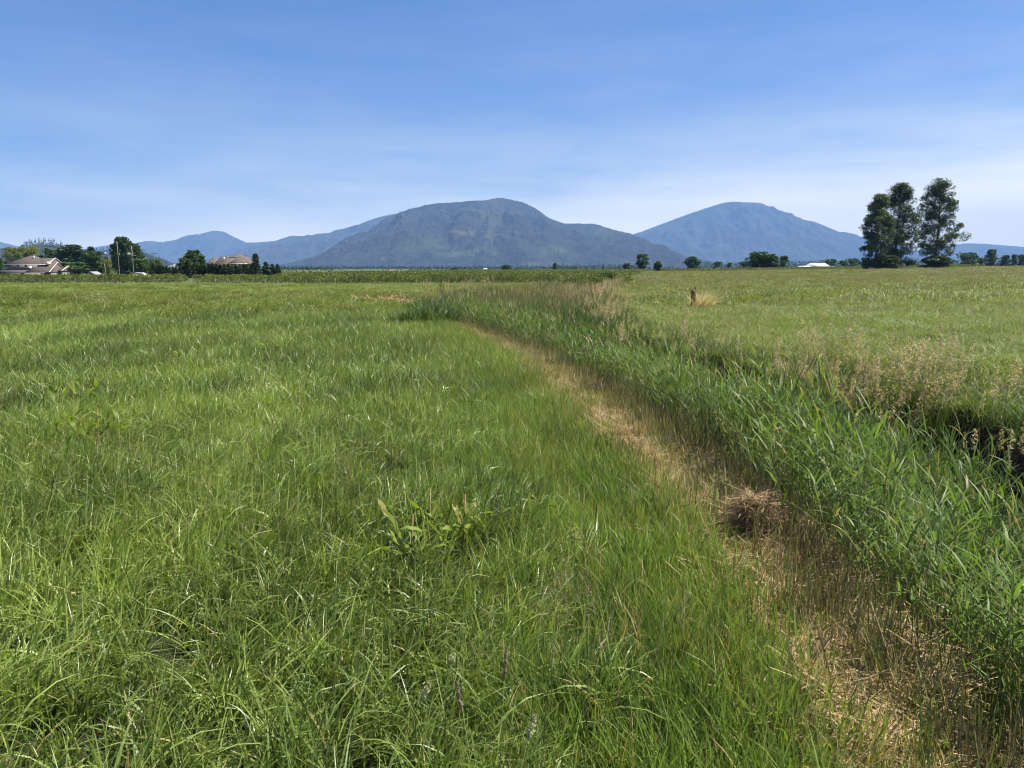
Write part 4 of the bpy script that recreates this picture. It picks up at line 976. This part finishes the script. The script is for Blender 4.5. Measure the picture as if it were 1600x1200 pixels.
# ------------------------------------------------------------------ hay heaps, post, weeds in the foreground
M_hay = plant_mat('hay', (0.17, 0.105, 0.05), (0.48, 0.33, 0.165), (0.12, 0.075, 0.035), trans=0.10, rough=0.6, spec=0.25, instanced=False, dryness=0.15)
M_haycore = solid_mat('hay_core', (0.16, 0.105, 0.055), 1.0, 0.5, 30, spec=0.1)
def hay_heap(name, loc, lobes, n, label, cat='hay', lmin=0.05, lmax=0.17, w=0.0026, core=True):
    o = empty(name, loc)
    if core:
        mb = MB()
        for (cx, cy_, cz, rx, ry, rz_) in lobes:
            th, ph = np.meshgrid(np.linspace(0, 2 * math.pi, 25)[:-1], np.linspace(0, math.pi * .62, 10))
            nn = 0.80 + 0.30 * (fbm(np.cos(th) * 2 + cx * 9 + 5, np.sin(th) * 2 + ph * 2, 151, 3) - .5) * 2
            v = np.stack([cx + rx * .88 * nn * np.sin(ph) * np.cos(th), cy_ + ry * .88 * nn * np.sin(ph) * np.sin(th), cz + rz_ * .88 * nn * np.cos(ph)], -1).reshape(-1, 3)
            q = [(i * 24 + j, i * 24 + (j + 1) % 24, (i + 1) * 24 + (j + 1) % 24, (i + 1) * 24 + j) for i in range(9) for j in range(24)]
            mb.add(v, q)
        link('matted_core', mb.mesh('matted_core', M_haycore), o)
    mb = MB()
    for (cx, cy_, cz, rx, ry, rz_) in lobes:
        k = int(n / len(lobes))
        th = RNG.random(k) * 6.283; ph = np.arccos(1 - RNG.random(k) * 1.25)
        s = RNG.uniform(.72, 1.08, k) * (0.72 + 0.70 * (fbm(np.cos(th) * 2.2 + 7, np.sin(th) * 2.2 + ph * 2, 153, 3) - .3))
        b = np.stack([cx + rx * s * np.sin(ph) * np.cos(th), cy_ + ry * s * np.sin(ph) * np.sin(th), cz + rz_ * s * np.cos(ph)], 1)
        ribbons(mb, b, th + np.where(RNG.random(k) < .5, 1.4, -1.4) + RNG.normal(0, .55, k), RNG.normal(1.5, .38, k), RNG.uniform(-.3, 1.1, k), RNG.uniform(lmin, lmax, k), w * RNG.uniform(.5, 1.4, k), 4, RNG.normal(0, 1.4, k), prof='flat')
    link('loose_straw', mb.mesh('loose_straw', M_hay), o)['kind'] = 'stuff'
    return tag(o, label, cat)
def on_ground(px, py):
    g = G(px, py)
    for _ in range(4): g = G(px, py, TZ(g.x, g.y))
    return g
g = on_ground(1200, 846)
hay_heap('hay_heap', g, [(-.06, .05, .05, .17, .17, .28), (.15, .0, .02, .13, .13, .16), (0, -.12, 0, .26, .18, .11), (-.22, -.12, 0, .18, .16, .09), (.22, -.16, 0, .16, .14, .10), (-.10, .02, .20, .11, .10, .13)], 6500, 'matted brown clump of old hay at the foot of the reeds', lmax=.18)
g = on_ground(990, 705)
hay_heap('hay_heap', g, [(0, 0, .0, .24, .22, .15), (.05, .5, 0, .22, .22, .14)], 2200, 'low tan hay heap in the straw strip, beyond the matted clump')
g = on_ground(815, 580)
hay_heap('hay_heap', g, [(0, 0, 0, .22, .22, .24)], 500, 'small brown hay tuft far along the straw strip', w=.006)
g = on_ground(610, 474)
hay_heap('hay_heap', g, [(0, 0, 0, 1.6, 1.0, .34), (-1.4, .4, 0, 1.0, .7, .26)], 2600, 'pale straw patch at the far end of the meadow before the ditch', lmin=.15, lmax=.5, w=.02)
# broken post with a straw tuft
g = on_ground(1083, 484); po = empty('broken_post', g)
M_wood = solid_mat('old_wood', (0.13, 0.085, 0.045), 0.9, 0.4, 12, bump=.5)
part(po, 'post', M_wood, lambda m: m.tube([(0, 0, -.2), (.0, 0, .3), (-.01, 0, .62), (-.02, 0, .74)], [.11, .10, .095, .06], 8))
part(po, 'splinter', M_wood, lambda m: m.tube([(.05, .0, .5), (.045, 0, .80), (.04, 0, .92)], [.045, .03, .008], 5))
tag(po, 'short broken wooden post sticking out of the right field bank', 'post')
tb = MB(); k = 480
ribbons(tb, disc(k, .38) + np.array([.22, -.08, 0]), RNG.normal(0.2, 1.2, k), RNG.uniform(.1, .7, k), RNG.uniform(.2, 1.2, k), RNG.uniform(.45, 1.0, k), .016 * RNG.uniform(.6, 1.4, k), 4, RNG.normal(0, 1, k))
tag(link('dry_grass_tuft', tb.mesh('dry_grass_tuft', plant_mat('dry_tuft', (0.40, 0.32, 0.14), (0.70, 0.58, 0.32), (0.3, 0.22, 0.1), trans=.25, instanced=False)), None, g), 'pale dry grass tuft around the broken post', 'grass tuft')

# docks: broad leaves standing in the meadow
M_dock = plant_mat('dock_leaf', (0.095, 0.145, 0.020), (0.200, 0.255, 0.036), (0.26, 0.25, 0.06), trans=0.45, rough=0.5, spec=0.2, instanced=False, dryness=0.05)
M_dockstem = solid_mat('dock_stem', (0.22, 0.13, 0.06), 0.8)
def dock(px, py, nl, ln, wd, lab, zc=0.30):
    g = G(px, py, zc); o = empty('dock_plant', (g.x, g.y, TZ(g.x, g.y)))
    part(o, 'stem', M_dockstem, lambda m: m.tube([(0, 0, -.03), (.01, 0, .2), (.02, .01, .42)], [.008, .007, .004], 5))
    for i in range(nl):
        mb = MB(); az = i * 2.4 + RNG.normal(0, .3); h0 = RNG.uniform(.08, .30); ro = RNG.uniform(.0, .014 * nl)
        ribbons(mb, [(ro * math.cos(az * 1.7), ro * math.sin(az * 1.7), h0)], [az], [RNG.uniform(.2, .75)], [RNG.uniform(.3, 1.3)], [ln * RNG.uniform(.7, 1.15)], [wd * RNG.uniform(.7, 1.2)], 8, [RNG.normal(0, .8)], prof='leaf', power=1.3)
        mb.v[-1] = mb.v[-1] + RNG.normal(0, .0035, mb.v[-1].shape)
        link('leaf', mb.mesh('dock_leaf', M_dock, True), o)
    return tag(o, lab, 'weed', 'docks in the meadow')
dock(668, 792, 30, .19, .040, 'largest broad-leaved dock in the middle of the foreground meadow')
dock(722, 802, 22, .17, .034, 'broad-leaved dock just right of the largest one')
dock(640, 835, 10, .16, .036, 'small dock in front of the largest one')
dock(150, 655, 34, .19, .032, 'yellowish dock clump in the left meadow')
dock(112, 610, 28, .20, .032, 'dark dock behind the yellowish clump near the left edge')
dock(430, 536, 34, .24, .036, 'dock clump far back in the left meadow')
dock(283, 552, 22, .20, .034, 'small dock between the two larger clumps of the left meadow')
dock(465, 610, 18, .18, .030, 'dock in front of the far clump in the left meadow')

# single seed stalks in the foreground
M_head = [plant_mat('head_pale', (0.30, 0.30, 0.15), (0.46, 0.43, 0.24), (0.3, 0.25, 0.15), trans=.25, rough=.8, spec=.1, instanced=False),
          plant_mat('head_purple', (0.13, 0.09, 0.075), (0.24, 0.17, 0.13), (0.3, 0.25, 0.15), trans=.25, rough=.8, spec=.1, instanced=False)]
M_green = solid_mat('stalk_green', (0.12, 0.16, 0.05), .6)
def stalk(px, py, ln, rad, hm, lab, lean=.08, H=.62, size=.008):
    g = G(px, py, H); z0 = TZ(g.x, g.y); o = empty('seed_stalk', (g.x - lean, g.y, z0)); hh = H - z0
    part(o, 'stem', M_green, lambda m: m.tube([(0, 0, -.03), (lean * .35, 0, hh * .55), (lean, 0, hh)], [.0022, .0018, .0012], 4))
    mb = MB(); n_ = 170; t = RNG.random(n_); a = RNG.random(n_) * 6.28; rr = rad * np.sin(np.pi * np.clip(t * .86 + .1, 0, 1)) * np.sqrt(RNG.random(n_))
    cards(mb, np.stack([lean * (1 + .9 * t * ln / .3) + rr * np.cos(a), rr * np.sin(a), hh - .01 + ln * t], 1), size * RNG.uniform(.6, 1.4, n_), upbias=0, aspect=.5)
    link('seed_head', mb.mesh('seed_head', M_head[hm]), o)
    return tag(o, lab, 'grass stalk', 'single seed stalks in the foreground')
stalk(826, 1150, .075, .011, 0, 'pale plump seed head nearest the bottom centre of the picture', H=.55)
stalk(705, 1032, .040, .013, 0, 'short pale seed head left of the centre foreground', H=.50)
stalk(788, 1055, .10, .006, 1, 'slim purplish seed head left of the feathery cluster', lean=.02)
stalk(722, 1105, .09, .007, 1, 'slim purplish seed head leaning left in the centre foreground', lean=-.06)
stalk(658, 1092, .07, .012, 0, 'pale drooping seed head at the lower left of the centre', lean=.14, H=.5)
for i, (px, py) in enumerate([(850, 925), (868, 940), (885, 905), (903, 930), (872, 975), (920, 960), (845, 965)]):
    stalk(px, py, .12, .035, 1, 'feathery purplish panicle in the small cluster before the straw strip', lean=RNG.normal(.03, .04), H=.58, size=.006)
stalk(940, 1010, .13, .03, 1, 'feathery panicle standing apart at the right of the cluster', H=.5, size=.006)
# tall dead stem in the reeds, shrubs along the far ditch
g = G(1497, 700, .3); ds = empty('dead_stem', (g.x, g.y, TZ(g.x, g.y)))
part(ds, 'stem', M_post, lambda m: m.tube([(0, 0, -.05), (.0, 0, .6), (-.02, 0, 1.15)], [.004, .003, .002], 5))
part(ds, 'side_twig', M_post, lambda m: m.tube([(0, 0, .75), (.05, 0, .9), (.09, 0, .97)], [.003, .003, .002], 4))
tag(ds, 'thin pale dead stem standing upright above the near reeds', 'stem')
def shrub(px, py, top, wpx, lab, mat, name='ditch_shrub', n_=1500, leaf=.09, seed=300, cat='shrub'):
    g = on_ground(px, py); H = P(px, top, g.y).z - g.z; W = wpx * g.y / F
    tm, cm = tree_meshes(name, H, W, 'spread', 0.02, 34, n_, leaf, mat, seed, clr=.19, trunk=.018)
    o = empty(name, g); link('stems', tm, o); link('foliage', cm, o); return tag(o, lab, cat)
g = on_ground(668, 510); k = 1100; wc = MB()
bb = disc(k, .9) * np.array([1.2, .8, 1])
ribbons(wc, bb, RNG.random(k) * 6.28, RNG.normal(.25, .15, k), RNG.uniform(.2, 1.4, k), RNG.uniform(.55, 1.15, k) * (1.05 - .4 * np.hypot(bb[:, 0], bb[:, 1])), .03 * RNG.uniform(.6, 1.3, k), 4, RNG.normal(0, .8, k))
tag(link('weed_clump', wc.mesh('weed_clump', L_weed), None, g), 'dark tall weed clump where the bright grass strip meets the reeds', 'weeds')
shrub(948, 447, 425, 34, 'light green shrub at the far end of the ditch by the berry field', L_mid, seed=302, leaf=.16)
shrub(975, 446, 431, 26, 'low yellowish-green shrub right of the far ditch shrub', L_yellow, seed=303, leaf=.14)
shrub(690, 462, 438, 16, 'thin tall weed standing above the brown ditch grass', L_weed, 'tall_weed', 220, .10, 304, 'weed')
shrub(1012, 440, 430, 40, 'pale grey brush pile at the left corner of the right field', leafm('leaf_pale', (.20, .19, .12), (.34, .32, .22)), 'brush_pile', 900, .16, 305, 'brush pile')
